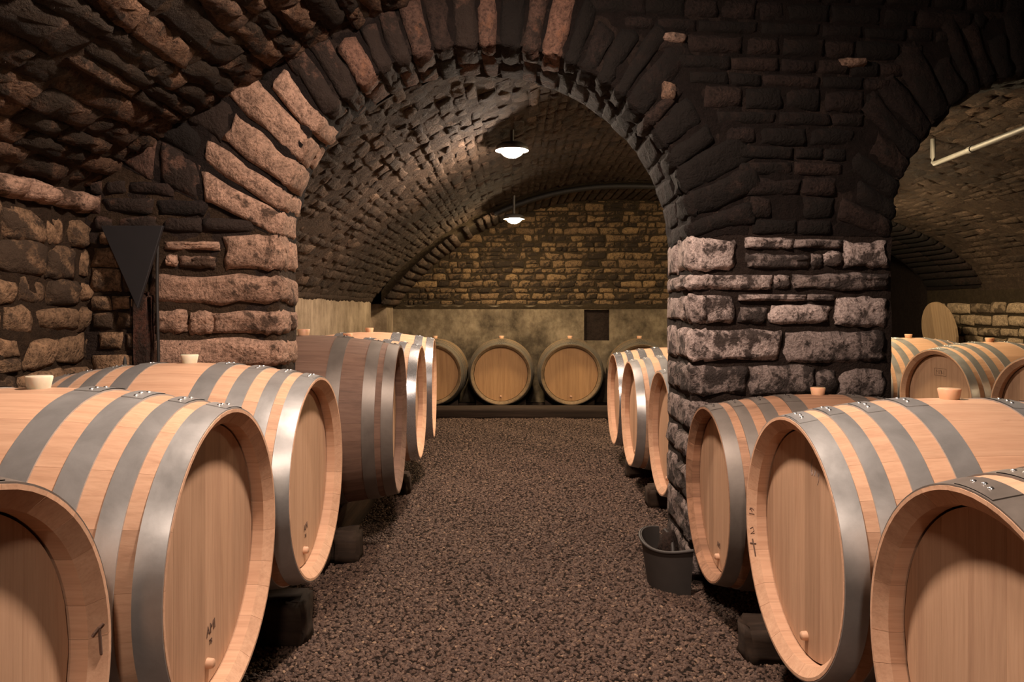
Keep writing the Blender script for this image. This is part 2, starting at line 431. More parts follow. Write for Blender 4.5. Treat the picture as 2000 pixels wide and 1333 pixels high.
from mathutils import noise as mnoise
def fnoise(P, scale, octs=4, H_=0.9):
    return np.array([mnoise.fractal(Vector(p)*scale, H_, 2.1, octs) for p in P])
def mortar_coat(parent, mat, S, u0, u1, v0, v1, res, lo, amp, flip=False, keep=None, name='mortar', scale=9.0):
    """lumpy mortar between the stones: a dense uneven skin over the surface S"""
    us = np.arange(u0, u1+res*0.5, res); vs_ = np.arange(v0, v1+res*0.5, res)
    U, V = np.meshgrid(us, vs_, indexing='ij'); U, V = U.ravel(), V.ravel()
    base = S(U, V, np.zeros(len(U)))
    h = lo+amp*fnoise(base, scale)
    P = S(U, V, h); B = len(vs_); Fc = []
    ok = np.ones(len(U), bool) if keep is None else np.array([keep(p) for p in base])
    for i in range(len(us)-1):
        for j in range(B-1):
            q = (i*B+j, (i+1)*B+j, (i+1)*B+j+1, i*B+j+1)
            if all(ok[k] for k in q): Fc.append(q[::-1] if flip else q)
    used = np.unique(np.array(Fc).ravel()); mp = -np.ones(len(P), int); mp[used] = np.arange(len(used))
    me = mesh(name, P[used], [tuple(int(mp[k]) for k in f) for f in Fc])
    return link(name, me, mat, parent)

# ------------------------------------------------------------------ shape of the cellar
def YF(x): return 2.91+0.12*np.asarray(x)          # front face of the arch wall
def YB(x): return np.interp(x, [-1.9, -0.868, -0.075, 0.72, 2.0, 5.0], [2.95, 3.035, 3.31, 3.462, 3.465, 3.75])
XL, XR, XR2 = -0.868, 0.717, 1.54                  # pillar edges
ARC = [(-0.0755, 0.7925, H+0.265, 0.757), (2.34, 0.80, H+0.285, 0.74)]   # centre, half span, spring, rise
def front_vault(x):
    x = np.asarray(x, float)
    l = -2.032+np.sqrt(np.maximum(12.165-(x-1.0)**2, 0.01))
    l = l+0.07*np.clip((-1.1-x)/0.42, 0, 1)
    r = 0.1+1.356*np.sqrt(np.maximum(1-((x-1.0)/3.85)**2, 0.0))
    return H+np.where(x < 1.0, l, r)
def back_vault(x):
    x = np.asarray(x, float)
    l = -1.963+np.sqrt(np.maximum(10.844-(x-1.117)**2, 0.01))
    r = 0.1+1.23*np.sqrt(np.maximum(1-((x-1.117)/3.75)**2, 0.0))
    return H+np.where(x < 1.117, l, r)
def ring_vault(x):
    x = np.asarray(x, float)
    l = -1.785+np.sqrt(np.maximum(9.364-(x-1.117)**2, 0.01))
    r = 0.08+1.195*np.sqrt(np.maximum(1-((x-1.117)/3.75)**2, 0.0))
    return H+np.where(x < 1.117, l, r)
YV0, YV1, YW = 3.0, 7.8, 8.70

# ---- floor
fl = MB()
fl.box(-1.9, 5.1, -2.8, 10.3, -0.12, 0.0)
floor = fl.build('floor', mortar_mat('gravel_bed', (0.025, 0.017, 0.013), (0.05, 0.034, 0.026), 60))
tag(floor, 'dark brown earth floor under the gravel of the cellar aisle', 'floor', kind='structure')

# ---- arch wall core
def arch_pts(a, n=28):
    c, s, z0, r = a
    return [(c-s*math.cos(t), z0+r*math.sin(t)) for t in np.linspace(0, PI, n)]
def core_wall():
    """solid wall built in upright strips, open below the arches"""
    xs = list(np.linspace(-1.85, XL, 6))+[p[0] for p in arch_pts(ARC[0])]+list(np.linspace(XR, XR2, 6))+[p[0] for p in arch_pts(ARC[1])]+list(np.linspace(3.14, 5.0, 6))
    zl = [-0.05]*6+[p[1] for p in arch_pts(ARC[0])]+[-0.05]*6+[p[1] for p in arch_pts(ARC[1])]+[-0.05]*6
    m = MB(); top = 2.72
    fr = [[(x, float(YF(x)), z), (x, float(YF(x)), top)] for x, z in zip(xs, zl)]
    bk = [[(x, float(YB(x)), z), (x, float(YB(x)), top)] for x, z in zip(xs, zl)]
    m.grid(fr, smooth=False); m.grid(bk, smooth=False, flip=True)
    m.grid([[f[0], b[0]] for f, b in zip(fr, bk)], smooth=False, flip=True)
    m.grid([[f[1], b[1]] for f, b in zip(fr, bk)], smooth=False)
    m.grid([fr[0], bk[0]], smooth=False, flip=True); m.grid([fr[-1], bk[-1]], smooth=False)
    return m.mesh('wall_arches')
arch_wall = link('wall_arches', core_wall(), M['mortar_dark'])
tag(arch_wall, 'thick stone cross wall pierced by round arches on pillars', 'wall', kind='structure')

# ---- right pillar: stones read off the photograph course by course
PXY = 3.0
def px2u(x, y):                       # pixel on the pillar's front face -> (u along face from its left corner, height)
    # ray meets the plane y = YF(x)
    s = (x-1000)/F; yy = 2.91/(1-0.12*s); return s*yy-XR, H-(y-605)/F*yy
fd = Vector((1, 0.12, 0)).normalized()
S_rp = path_surface((XR, float(YF(XR)), 0), fd, (fd.y, -fd.x, 0), (0.0, 1, 0), (-1, 0, 0))
CC = [-0.05, -0.028, -0.012, 0.0, 0.012, 0.028, 0.05]
rp = [  # x0, x1, y0, y1, wraps round the corner
 (1330,1434,458,530,1),(1450,1548,463,489,0),(1551,1642,465,487,0),(1645,1735,470,528,0),(1456,1581,494,528,0),(1585,1606,492,526,0),(1609,1643,490,521,0),
 (1330,1507,533,568,1),(1512,1541,533,567,0),(1546,1735,531,568,0),
 (1330,1437,574,632,1),(1441,1573,572,591,0),(1577,1629,572,590,0),(1441,1497,596,634,0),(1501,1618,593,636,0),(1631,1735,578,640,0),
 (1336,1526,639,705,1),(1536,1730,644,709,0),
 (1330,1460,712,776,1),(1464,1590,714,775,0),(1594,1633,722,772,0),(1638,1732,718,778,0),
 (1334,1452,781,842,1),(1456,1600,780,838,0),(1604,1732,783,845,0),
 (1330,1420,848,905,1),(1425,1560,845,905,0),(1565,1733,850,908,0),
 (1334,1470,911,985,1),(1475,1610,912,985,0),(1615,1732,914,985,0),
 (1330,1410,990,1062,1),(1415,1570,990,1062,0),(1575,1733,990,1062,0),(1330,1480,1066,1128,1),(1485,1730,1066,1128,0)]
PALE = {(1330,458),(1450,463),(1645,470),(1609,490),(1330,533),(1512,533),(1330,574),(1441,572),(1631,578),(1336,639),(1501,593)}
depth_r = float(YB(XR)-YF(XR))
for (x0, x1, y0, y1, wr) in rp:
    u0, zt = px2u(x0, y0); u1, zb = px2u(x1, y1)
    zt = px2u((x0+x1)/2, y0)[1]; zb = px2u((x0+x1)/2, y1)[1]
    if wr: u0 = -rng.uniform(0.16, 0.30)
    kw = dict(nx=8 if u1-u0 > 0.14 else 6, ny=6, jit=0.06, rnd=0.25, rough=0.22, fract=True)
    if wr: kw['ucuts'] = CC
    zt -= 0.006; zb += 0.004
    pm = M['pillar'] if (x0, y0) in PALE else M['pillar_dark']
    add_stone(arch_wall, pm, S_rp, u0, u1, max(zb, 0.01), zt, 0.022, **kw)
    if wr and -u0 < depth_r-0.08:
        add_stone(arch_wall, pm, S_rp, -depth_r+0.005, u0-0.012, max(zb, 0.01), zt, 0.015, nx=3, ny=3, jit=0.08)

mortar_coat(arch_wall, M['mortar_dark'], S_rp, -depth_r, 0.83, 0.0, H+0.30, 0.014, 0.001, 0.010)
# ---- left pillar
S_lp = path_surface((XL, float(YF(XL)), 0), (-fd.x, -fd.y, 0), (fd.y, -fd.x, 0), (0.0, 1, 0), (1, 0, 0))
def px2ul(x, y):
    s = (x-1000)/F; yy = 2.91/(1-0.12*s); return XL-s*yy, H-(y-605)/F*yy
lp = [  # x0 (left), x1 (right, corner stones run past 541), y0, y1, wraps
 (435,560,458,526,1),(318,428,470,492,0),(322,348,496,523,0),(351,420,498,526,0),
 (296,560,538,598,1),
 (302,366,606,654,0),(370,414,608,655,0),(419,560,606,654,1),
 (296,560,662,722,1),(300,420,728,790,0),(425,560,728,790,1),(300,560,796,860,1),(300,430,866,930,0),(436,560,866,930,1),
 (300,560,936,1010,1),(300,420,1016,1080,0),(425,560,1016,1080,1)]
depth_l = float(YB(XL)-YF(XL))
for (x0, x1, y0, y1, wr) in lp:
    ua, zt = px2ul(x1, y0); ub, zb = px2ul(x0, y1)
    zt = px2ul((x0+x1)/2, y0)[1]; zb = px2ul((x0+x1)/2, y1)[1]
    if wr: ua = -rng.uniform(0.08, 0.13)
    kw = dict(nx=9 if ub-ua > 0.3 else 7, ny=6, jit=0.06, rnd=0.22, rough=0.22, fract=True)
    if wr: kw['ucuts'] = CC
    add_stone(arch_wall, M['pillar_left'], S_lp, ua, ub, zb+0.004, zt-0.004, 0.024, flip=True, **kw)
    if wr and -ua < depth_l-0.05:
        add_stone(arch_wall, M['pillar_left'], S_lp, -depth_l+0.004, ua-0.01, zb+0.004, zt-0.004, 0.018, flip=True, nx=3, ny=3)
mortar_coat(arch_wall, M['mortar_brown'], S_lp, -depth_l, 0.70, 0.3, H+0.32, 0.014, 0.002, 0.010, flip=True)
# rubble beside the left pillar, behind the black board
for q in courses(0.475, 0.66, H-0.45, H+0.29, 0.05, 0.10, 0.08, 0.16):
    add_stone(arch_wall, M['rubble'], S_lp, *q, 0.02, flip=True, nx=3, ny=3)

mortar_coat(arch_wall, M['mortar_brown'], S_lp, 0.02, 0.72, H+0.26, H+0.62, 0.016, 0.002, 0.011, flip=True, keep=lambda p: p[2] < front_vault(p[0])+0.02 and p[2] < H+0.30+(XL-p[0])*0.5)
for q in courses(0.06, 0.66, H+0.285, H+0.58, 0.05, 0.075, 0.09, 0.20, keep=lambda u, z: z < H+0.255+u*0.43 and z < front_vault(XL-u)):
    add_stone(arch_wall, M['arch_left'] if rng.random() < 0.6 else M['soot'], S_lp, *q, 0.018, flip=True, nx=5, ny=4, jit=0.12, fract=True)
# ---- arch rings: voussoirs that turn from the face into the soffit
def arch_surface(a, phl=14, phr=14):
    c, s, z0, r = a
    ts = np.linspace(0, PI, 721)
    xs, zs = c-s*np.cos(ts), z0+r*np.sin(ts)
    L = np.concatenate(([0], np.cumsum(np.hypot(np.diff(xs), np.diff(zs)))))
    def S(u, v, h):
        t = np.interp(v, L, ts); x = c-s*np.cos(t); z = z0+r*np.sin(t)
        # outward direction of the bed joint, fanned from phi0 at the springing
        f = np.abs(t-PI/2)/(PI/2); ang = PI/2-(PI/2-np.radians(np.where(t < PI/2, phl, phr)))*f
        dx = -np.cos(ang)*np.sign(PI/2-t); dz = np.sin(ang)
        k = 0.012
        pa = k*np.logaddexp(0, u/k)-k*math.log(2)*np.exp(-np.abs(u)/k)
        pb = k*np.logaddexp(0, -u/k)-k*math.log(2)*np.exp(-np.abs(u)/k)
        wgt = 1/(1+np.exp(-np.clip(u/k, -40, 40)))
        # true inward normal of the soffit
        tx, tz = s*np.sin(t), r*np.cos(t); ln = np.hypot(tx, tz); nx_, nz_ = tz/ln, -tx/ln
        X = x+dx*pa+nx_*h*(1-wgt); Z = z+dz*pa+nz_*h*(1-wgt)
        Y = YF(X)-h*wgt+pb
        return np.stack((X, Y, Z), axis=1)
    return S, L[-1], lambda v: float(np.interp(v, L, xs))
for ai, a in enumerate(ARC):
    S, LEN, xat = arch_surface(a, 25 if ai == 0 else 20, 14)
    v = 0.0; k = 0
    while v < LEN-0.02:
        frac = v/LEN
        th = rng.uniform(0.075, 0.115) if (frac < 0.25 or frac > 0.78) else rng.uniform(0.06, 0.10)
        v1 = min(v+th, LEN)
        if v1-v > 0.03:
            x = xat((v+v1)/2); dep = float(YB(x)-YF(x))
            ln = rng.uniform(0.15, 0.33)
            if ai == 0 and frac < 0.24: ln = rng.uniform(0.22, 0.36)
            mat = M['arch_left'] if (ai == 0 and (x < -0.45 or (x < 0.25 and rng.random() < 0.7))) else M['soot']
            if ai == 0 and frac < 0.2: mat = M['pillar_left']
            sof = rng.uniform(0.09, 0.17) if k % 2 else rng.uniform(0.16, 0.24)
            sof = min(sof, dep-0.03)
            add_stone(arch_wall, mat, S, -sof, ln, v, v1-0.010, 0.020, name='voussoir', nx=7, ny=4, jit=0.09, rnd=0.25, rough=0.35, ucuts=[-0.03, -0.012, 0, 0.012, 0.03], fract=True)
            # the part of the face beyond
            if ai == 0 and x < -0.1:
                l2 = ln+rng.uniform(0.12, 0.22)
                add_stone(arch_wall, M['soot'] if rng.random() < .25 else M['arch_left'], S, ln+0.012, l2, v, v1-0.010, 0.018, nx=5, ny=4, jit=0.10, fract=True)
                if frac < 0.3: add_stone(arch_wall, M['soot'] if rng.random() < .4 else M['arch_left'], S, l2+0.012, l2+rng.uniform(0.10, 0.18), v, v1-0.010, 0.018, nx=4, ny=4, jit=0.12, fract=True)
            # rest of the soffit
            if dep-sof > 0.06:
                add_stone(arch_wall, mat if ai == 0 else M['soot'], S, -dep, -sof-0.012, v, v1-0.010, 0.011, name='voussoir', nx=4, ny=3, jit=0.06, rnd=0.2)
        v = v1; k += 1
    mortar_coat(arch_wall, M['mortar_soot_and_shade'], S, -0.48, 0.62 if ai == 0 else 0.5, 0.0, LEN, 0.016, 0.003, 0.011, keep=lambda p: p[1] < YB(p[0])+0.01 and p[2] < front_vault(p[0])+0.03)
    ARC[ai] = (*a, S, LEN)

# ---- spandrel courses between and above the arches
def ext_r(z, a, off=0.27):            # right-hand extrados of arch a at height z
    c, s, z0, r = a[:4]
    t = (z-z0)/(r+off)
    return c+(s+off)*math.sqrt(max(0, 1-t*t)) if t < 1 else c
def ext_l(z, a, off=0.27):
    c, s, z0, r = a[:4]
    t = (z-z0)/(r+off)
    return c-(s+off)*math.sqrt(max(0, 1-t*t)) if t < 1 else c
S_sp = flat_surface((0, float(YF(0)), 0), fd/fd.x, (fd.y, -fd.x, 0))
def fill_spandrel():
    z = H+0.30
    while z < H+1.42:
        h = rng.uniform(0.055, 0.095)
        xa = ext_r(z+h/2, ARC[0], 0.24); xb = ext_l(z+h/2, ARC[1], 0.24)
        if z+h/2 > ARC[0][2]+ARC[0][3]+0.24: xa = -0.9
        if z+h/2 > ARC[1][2]+ARC[1][3]+0.24: xb = 2.6
        x = xa
        while x < xb-0.03:
            wd = min(rng.uniform(0.10, 0.26), xb-x)
            if xb-x-wd < 0.05: wd = xb-x
            xm = x+wd/2
            ok = front_vault(xm) > z+h*0.7
            # a hollow where one stone has fallen out just above the pillar
            if 1.08 < xm < 1.24 and H+0.36 < z+h/2 < H+0.44: ok = False
            if ok: add_stone(arch_wall, M['soot'], S_sp, x, x+wd-0.012, z, z+h-0.012, 0.016, nx=4, ny=3, jit=0.07, rnd=0.2)
            x += wd
        z += h
fill_spandrel()
mortar_coat(arch_wall, M['mortar_soot_and_shade'], S_sp, 0.62, 2.3, H+0.28, H+1.45, 0.018, 0.003, 0.010, keep=lambda p: p[2] > (ARC[0][2]+ARC[0][3]*math.sqrt(max(0, 1-((p[0]-ARC[0][0])/ARC[0][1])**2)) if p[0] < XR else H+0.26)+0.02 and p[2] > (ARC[1][2]+ARC[1][3]*math.sqrt(max(0, 1-((p[0]-ARC[1][0])/ARC[1][1])**2)) if p[0] > XR2 else 0)+0.02)
# the few stones that kept a pale face among the sooty ones
M['pale_patch'] = stone_mat('pale_patch', (0.30, 0.225, 0.19), (0.22, 0.15, 0.11), (0.05, 0.04, 0.035), 0.3, patch=12)
for (px, py, ww, hh) in ((1303, 180, 0.075, 0.095), (1312, 75, 0.12, 0.05), (1662, 124, 0.12, 0.035)):
    s = (px-1000)/F; yy = 2.91/(1-0.12*s); xx = s*yy; zz = H-(py-605)/F*yy
    add_stone(arch_wall, M['pale_patch'], S_sp, xx-ww/2, xx+ww/2, zz-hh/2, zz+hh/2, 0.036, nx=4, ny=4, jit=0.2, rnd=0.6)

# ------------------------------------------------------------------ vaults
def vault_shell(name, prof, x0, x1, y0, y1, mat, label, thick=0.16, nx=60, ny=10):
    xs = np.linspace(x0, x1, nx); ys = np.linspace(y0, y1, ny); z = prof(xs)
    m = MB()
    m.grid([[(x, y, zz) for y in ys] for x, zz in zip(xs, z)], flip=True)
    zt = np.maximum(z+thick, z)
    m.grid([[(x, y, zz+thick) for y in ys] for x, zz in zip(xs, z)])
    for y, fl in ((y0, False), (y1, True)):
        m.grid([[(x, y, zz), (x, y, zz+thick)] for x, zz in zip(xs, z)], flip=not fl, smooth=False)
    for x, zz, fl in ((x0, z[0], False), (x1, z[-1], True)):
        m.grid([[(x, y, zz), (x, y, zz+thick)] for y in ys], flip=fl, smooth=False)
    o = m.build(name, mat)
    tag(o, label, 'vault', kind='structure'); return o

def vault_surface(prof, x0, x1):
    xs = np.linspace(x0, x1, 1500); zs = prof(xs)
    L = np.concatenate(([0], np.cumsum(np.hypot(np.diff(xs), np.diff(zs)))))
    def S(u, v, h):                     # u = along the tunnel (y), v = along the arc
        x = np.interp(v, L, xs); z = prof(x)
        e = 1e-3; sl = (prof(x+e)-prof(x-e))/(2*e); ln = np.sqrt(1+sl*sl)
        return np.stack((x+sl/ln*h, u, z-1/ln*h), axis=1)
    return S, L[-1], (lambda v: float(np.interp(v, L, xs))), (lambda x: float(np.interp(x, xs, L)))

vf = vault_shell('ceiling_front', front_vault, -1.56, 4.84, -2.75, 2.98, M['mortar_brown'], 'sooty rough stone barrel vault above the foreground barrels')
# cut: the front vault is only needed up to the arch wall, its far edge is buried in it
S, LEN, xat, vat = vault_surface(front_vault, -1.56, 4.84)
for q in courses(1.15, 2.86, vat(-1.53), vat(0.0), 0.06, 0.11, 0.16, 0.40, gap=0.004):
    u0, u1, v0, v1 = q
    xm = xat((v0+v1)/2)
    if u1 > YF(xm)+0.03: u1 = float(YF(xm))+0.03
    if u1-u0 < 0.05: continue
    add_stone(vf, M['vault_front'], S, u0, u1, v0, v1, rng.uniform(0.010, 0.026), nx=8, ny=4, jit=0.12, rnd=0.18, rough=0.3, fract=True)

mortar_coat(vf, M['mortar_brown'], S, 1.0, 2.95, vat(-1.55), vat(0.1), 0.018, 0.004, 0.012, scale=9.0)
vb = vault_shell('ceiling_back', back_vault, -1.46, 4.86, YV0+0.1, YV1+0.05, M['mortar_vault'], 'long low rubble barrel vault beyond the arches', nx=80)
S, LEN, xat, vat = vault_surface(back_vault, -1.45, 4.86)
qs = courses(3.0, 7.85, vat(-1.44), vat(1.75), 0.055, 0.095, 0.12, 0.30, gap=0.008)
qs = [q for q in qs if (q[0]+q[1])/2 > YB(xat((q[2]+q[3])/2))-0.02]
qr = courses(3.3, 7.85, vat(2.05), vat(4.84), 0.06, 0.11, 0.14, 0.34, gap=0.010)
def seen(q):                            # projected size decides which stones are single parts
    y = (q[0]+q[1])/2; x = xat((q[2]+q[3])/2); z = float(back_vault(x))
    px, py = 1000+x*F/y, 605-(z-H)*F/y
    vis = (560 < px < 1320 and py > 90) or (1735 < px < 2010 and py > 120)
    return (q[1]-q[0])*(q[3]-q[2])/y**2*(10 if vis else 0.01)
allq = sorted(qs+qr, key=seen, reverse=True)
for q in allq[:300]:
    add_stone(vb, M['vault_back'], S, *q, rng.uniform(0.002, 0.014), nx=5, ny=3, jit=0.14, rnd=0.25, rough=0.5, fract=True)
m = MB()
for q in allq[300:]:
    V, Fc = stone_verts(S, *q, rng.uniform(0.004, 0.015), nx=3, ny=2, jit=0.14, rnd=0.25, rough=0.4); m.add(V, Fc, True)
tag(m.build('stones', M['vault_back'], vb), kind='stuff')

mortar_coat(vb, M['mortar_vault'], S, 3.0, 7.85, vat(-1.44), vat(1.9), 0.035, 0.004, 0.010, scale=8.0, keep=lambda p: p[1] > YB(p[0]))
mortar_coat(vb, M['mortar_vault'], S, 3.4, 7.85, vat(2.0), vat(4.84), 0.04, 0.006, 0.012, scale=8.0)
# ring at the far end of the vault
vr = vault_shell('ceiling_far_arch', ring_vault, -1.345, 2.6, YV1, YW+0.15, M['mortar_olive'], 'low stone arch band carrying the vault at the far wall', nx=70, ny=4)
vr2 = vault_shell('ceiling_bay_arch', ring_vault, 2.6, 4.84, YV1, YW+0.15, M['mortar_soot_and_shade'], 'stone arch band at the back of the side bay, shade painted into its colour', nx=40, ny=4)
S, LEN, xat, vat = vault_surface(ring_vault, -1.40, 4.84)
v = vat(-1.33); k = 0
while v < vat(1.7):
    th = rng.uniform(0.07, 0.105); xm = xat(v+th/2)
    holes = (-0.62 < xm < -0.30) and (k % 2 == 0)
    if not holes:
        d = rng.uniform(0.25, 0.42)
        add_stone(vr, M['vault_back'], S, YV1-0.03, YV1+d, v, v+th-0.012, 0.02, name='voussoir', nx=4, ny=3, jit=0.05)
        add_stone(vr, M['vault_back'], S, YV1+d+0.012, YW, v, v+th-0.012, 0.018, name='voussoir', nx=4, ny=3, jit=0.05)
    v += th; k += 1
v = vat(2.9)
while v < vat(4.8):
    th = rng.uniform(0.07, 0.11)
    add_stone(vr2, M['soot'], S, YV1-0.03, YV1+0.45, v, v+th-0.010, 0.022, name='voussoir', nx=4, ny=3, jit=0.05)  # near-black colour paints in the shade under this arch
    add_stone(vr2, M['soot'], S, YV1+0.46, YW+0.1, v, v+th-0.010, 0.018, name='voussoir', nx=4, ny=3, jit=0.05)
    v += th

# ------------------------------------------------------------------ walls
# far wall: stone above, concrete apron with a niche below
m = MB(); m.box(-1.7, 3.45, YW+0.03, YW+0.3, 0, H+1.5)
wb = m.build('wall_back', M['mortar_olive']); tag(wb, 'far end wall of small coursed stones above a stained concrete apron', 'wall', kind='structure')
S = flat_surface((0, YW+0.03, 0), (1, 0, 0), (0, -1, 0))
for q in courses(-1.35, 2.35, H+0.045, H+1.26, 0.04, 0.10, 0.05, 0.21, gap=0.010, keep=lambda x, z: z < ring_vault(x)+0.02):
    add_stone(wb, M['wall_back'], S, *q, rng.uniform(0.008, 0.026), nx=4, ny=3, jit=0.16, rnd=0.4, fract=True)
mortar_coat(wb, M['mortar_olive'], S, -1.35, 2.4, H+0.0, H+1.3, 0.03, 0.003, 0.010)
XN0, XN1, ZN0, ZN1 = 0.825, 1.115, H-0.355, H-0.005
ap = MB(); yf, yb = YW-0.03, YW+0.06; zt = H+0.045
ap.box(-1.45, XN0, yf, yb, 0, zt); ap.box(XN1, 3.40, yf, yb, 0, zt-0.01)
ap.box(XN0, XN1, yf, yb, 0, ZN0); ap.box(XN0, XN1, yf+0.01, yb, ZN1, zt)
o = ap.build('apron', M['concrete_back'], wb)
bpy.data.objects['wall_back'].select_set(False)
# ragged upper lip of the apron
lip = MB(); xs = np.linspace(-1.4, 3.3, 90)
lip.grid([[(x, yf-0.001, zt-0.04), (x, yf-0.012, zt-0.005+0.018*math.sin(x*9)*math.sin(x*23)), (x, yf+0.04, zt+0.02+0.018*math.sin(x*9)*math.sin(x*23)), (x, yb, zt+0.03)] for x in xs])
lip.build('apron_lip', M['mortar_olive'], wb)
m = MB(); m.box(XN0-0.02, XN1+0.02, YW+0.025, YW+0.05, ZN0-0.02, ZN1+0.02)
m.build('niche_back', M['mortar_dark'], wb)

# left wall beyond the arch: streaked concrete
m = MB(); m.box(-1.75, -1.45, 2.9, 7.78, 0, H+0.13); m.box(-1.75, -1.53, 7.78, YW+0.1, 0, H+0.2)
wl = m.build('wall_left_back', M['concrete_left']); tag(wl, 'pale streaked concrete wall behind the left row of barrels', 'wall', kind='structure')
lip = MB(); ys = np.linspace(3.2, 7.78, 500)
lz = lambda y: H+0.085+0.022*mnoise.fractal(Vector((y*1.7, 0, 4)), 0.8, 2.1, 3)+0.010*mnoise.fractal(Vector((y*19, 2, 4)), 0.6, 2.1, 4)
lip.grid([[(-1.452, y, lz(y)-0.012), (-1.435, y, lz(y)), (-1.425, y, lz(y)+0.03), (-1.43, y, H+0.12), (-1.36, y, H+0.25)] for y in ys], flip=True)
lip.build('mortar_lip', M['mortar_vault'], wl)
m = MB(); m.box(-1.6, -1.36, 8.22, YW-0.02, 0, H+0.06)
tag(m.build('trim_1', M['concrete_left']), 'short concrete pilaster in the far left corner', 'pilaster', kind='structure')

# left wall of the front room (rubble), leaning slightly outward
LW0, LW1 = Vector((-1.535, 2.76, 0)), Vector((-1.62, 1.0, 0))
ld = (LW1-LW0).normalized(); ln_ = Vector((-ld.y, ld.x, 0)) * 1
if ln_.x < 0: ln_ = -ln_
m = MB()
def wallbox(m, a, b, nrm, t, z0, z1):
    a2, b2 = a-nrm*t, b-nrm*t
    V = [(*a.xy, z0), (*b.xy, z0), (*b2.xy, z0), (*a2.xy, z0), (*a.xy, z1), (*b.xy, z1), (*b2.xy, z1), (*a2.xy, z1)]
    m.add(V, [(0,3,2,1),(4,5,6,7),(0,1,5,4),(1,2,6,5),(2,3,7,6),(3,0,4,7)])
far = LW0+ld*5.5
wallbox(m, LW0-ld*0.15, far, ln_, 0.3, 0, H+0.42)
wlf = m.build('wall_left_front', M['mortar_brown']); tag(wlf, 'near left wall of rubble stones set in brown mortar', 'wall', kind='structure')
S = flat_surface(LW0, ld, ln_)
for q in courses(0.0, 1.15, H-0.50, H+0.335, 0.06, 0.13, 0.08, 0.24, gap=0.012):
    add_stone(wlf, M['rubble'], S, *q, rng.uniform(0.012, 0.028), nx=5, ny=4, jit=0.16, rnd=0.6, fract=True)
u = 0.03
while u < 1.2:
    wd = rng.uniform(0.15, 0.20)
    add_stone(wlf, M['pillar_left'], S, u, u+wd-0.01, H+0.345, H+0.415, 0.055, name='ledge_stone', nx=6, ny=4, jit=0.05, fract=True)
    u += wd

mortar_coat(wlf, M['mortar_brown'], flat_surface(LW0, ld, ln_), 0.0, 1.3, H-0.5, H+0.34, 0.016, 0.003, 0.011)
# right wall of the side bay
m = MB(); m.box(4.85, 5.1, 2.9, 8.85, 0, H+0.3)
wr = m.build('wall_right', M['mortar_olive']); tag(wr, 'pale coursed stone wall behind the side bay barrels', 'wall', kind='structure')
S = flat_surface((4.85, 8.85, 0), (0, -1, 0), (-1, 0, 0))
for q in courses(0.02, 2.6, H-0.62, H+0.085, 0.08, 0.15, 0.16, 0.42, gap=0.02):
    add_stone(wr, M['wall_right'], S, *q, rng.uniform(0.015, 0.03), nx=4, ny=3, jit=0.10)
m = MB(); m.box(4.30, 4.85, 6.9, 8.85, 0, 0.56)
tag(m.build('trim_2', M['mortar_olive']), 'low masonry bench at the foot of the side bay wall', 'bench', kind='structure')
# recess beyond the far arch of the side bay
m = MB(); m.box(3.2, 5.1, 10.0, 10.25, 0, H+0.9); m.box(3.2, 3.45, YW+0.2, 10.0, 0, H+1.2); m.box(5.0, 5.1, 8.85, 10.0, 0, H+0.9); m.box(3.2, 5.1, 8.8, 10.2, H+0.75, H+0.9)
wr2 = m.build('wall_recess', M['mortar_dark']); tag(wr2, 'dark recess of rubble masonry behind the side bay', 'wall', kind='structure')
S = flat_surface((3.45, 10.0, 0), (1, 0, 0), (0, -1, 0))
for q in courses(1.2, 1.58, H-0.6, H+0.1, 0.07, 0.13, 0.14, 0.34, gap=0.016):
    add_stone(wr2, M['rubble'], S, *q, 0.02, nx=3, ny=3)

# closing walls behind the viewer and far right of the front room
m = MB(); m.box(-1.9, 5.1, -2.95, -2.7, 0, 2.8)
tag(m.build('wall_front', M['mortar_brown']), 'dark stone wall behind the viewer', 'wall', kind='structure')
m = MB(); m.box(4.8, 5.1, -2.8, 2.95, 0, 2.0)
tag(m.build('wall_right_front', M['mortar_brown']), 'dark stone wall at the far right of the front room', 'wall', kind='structure')

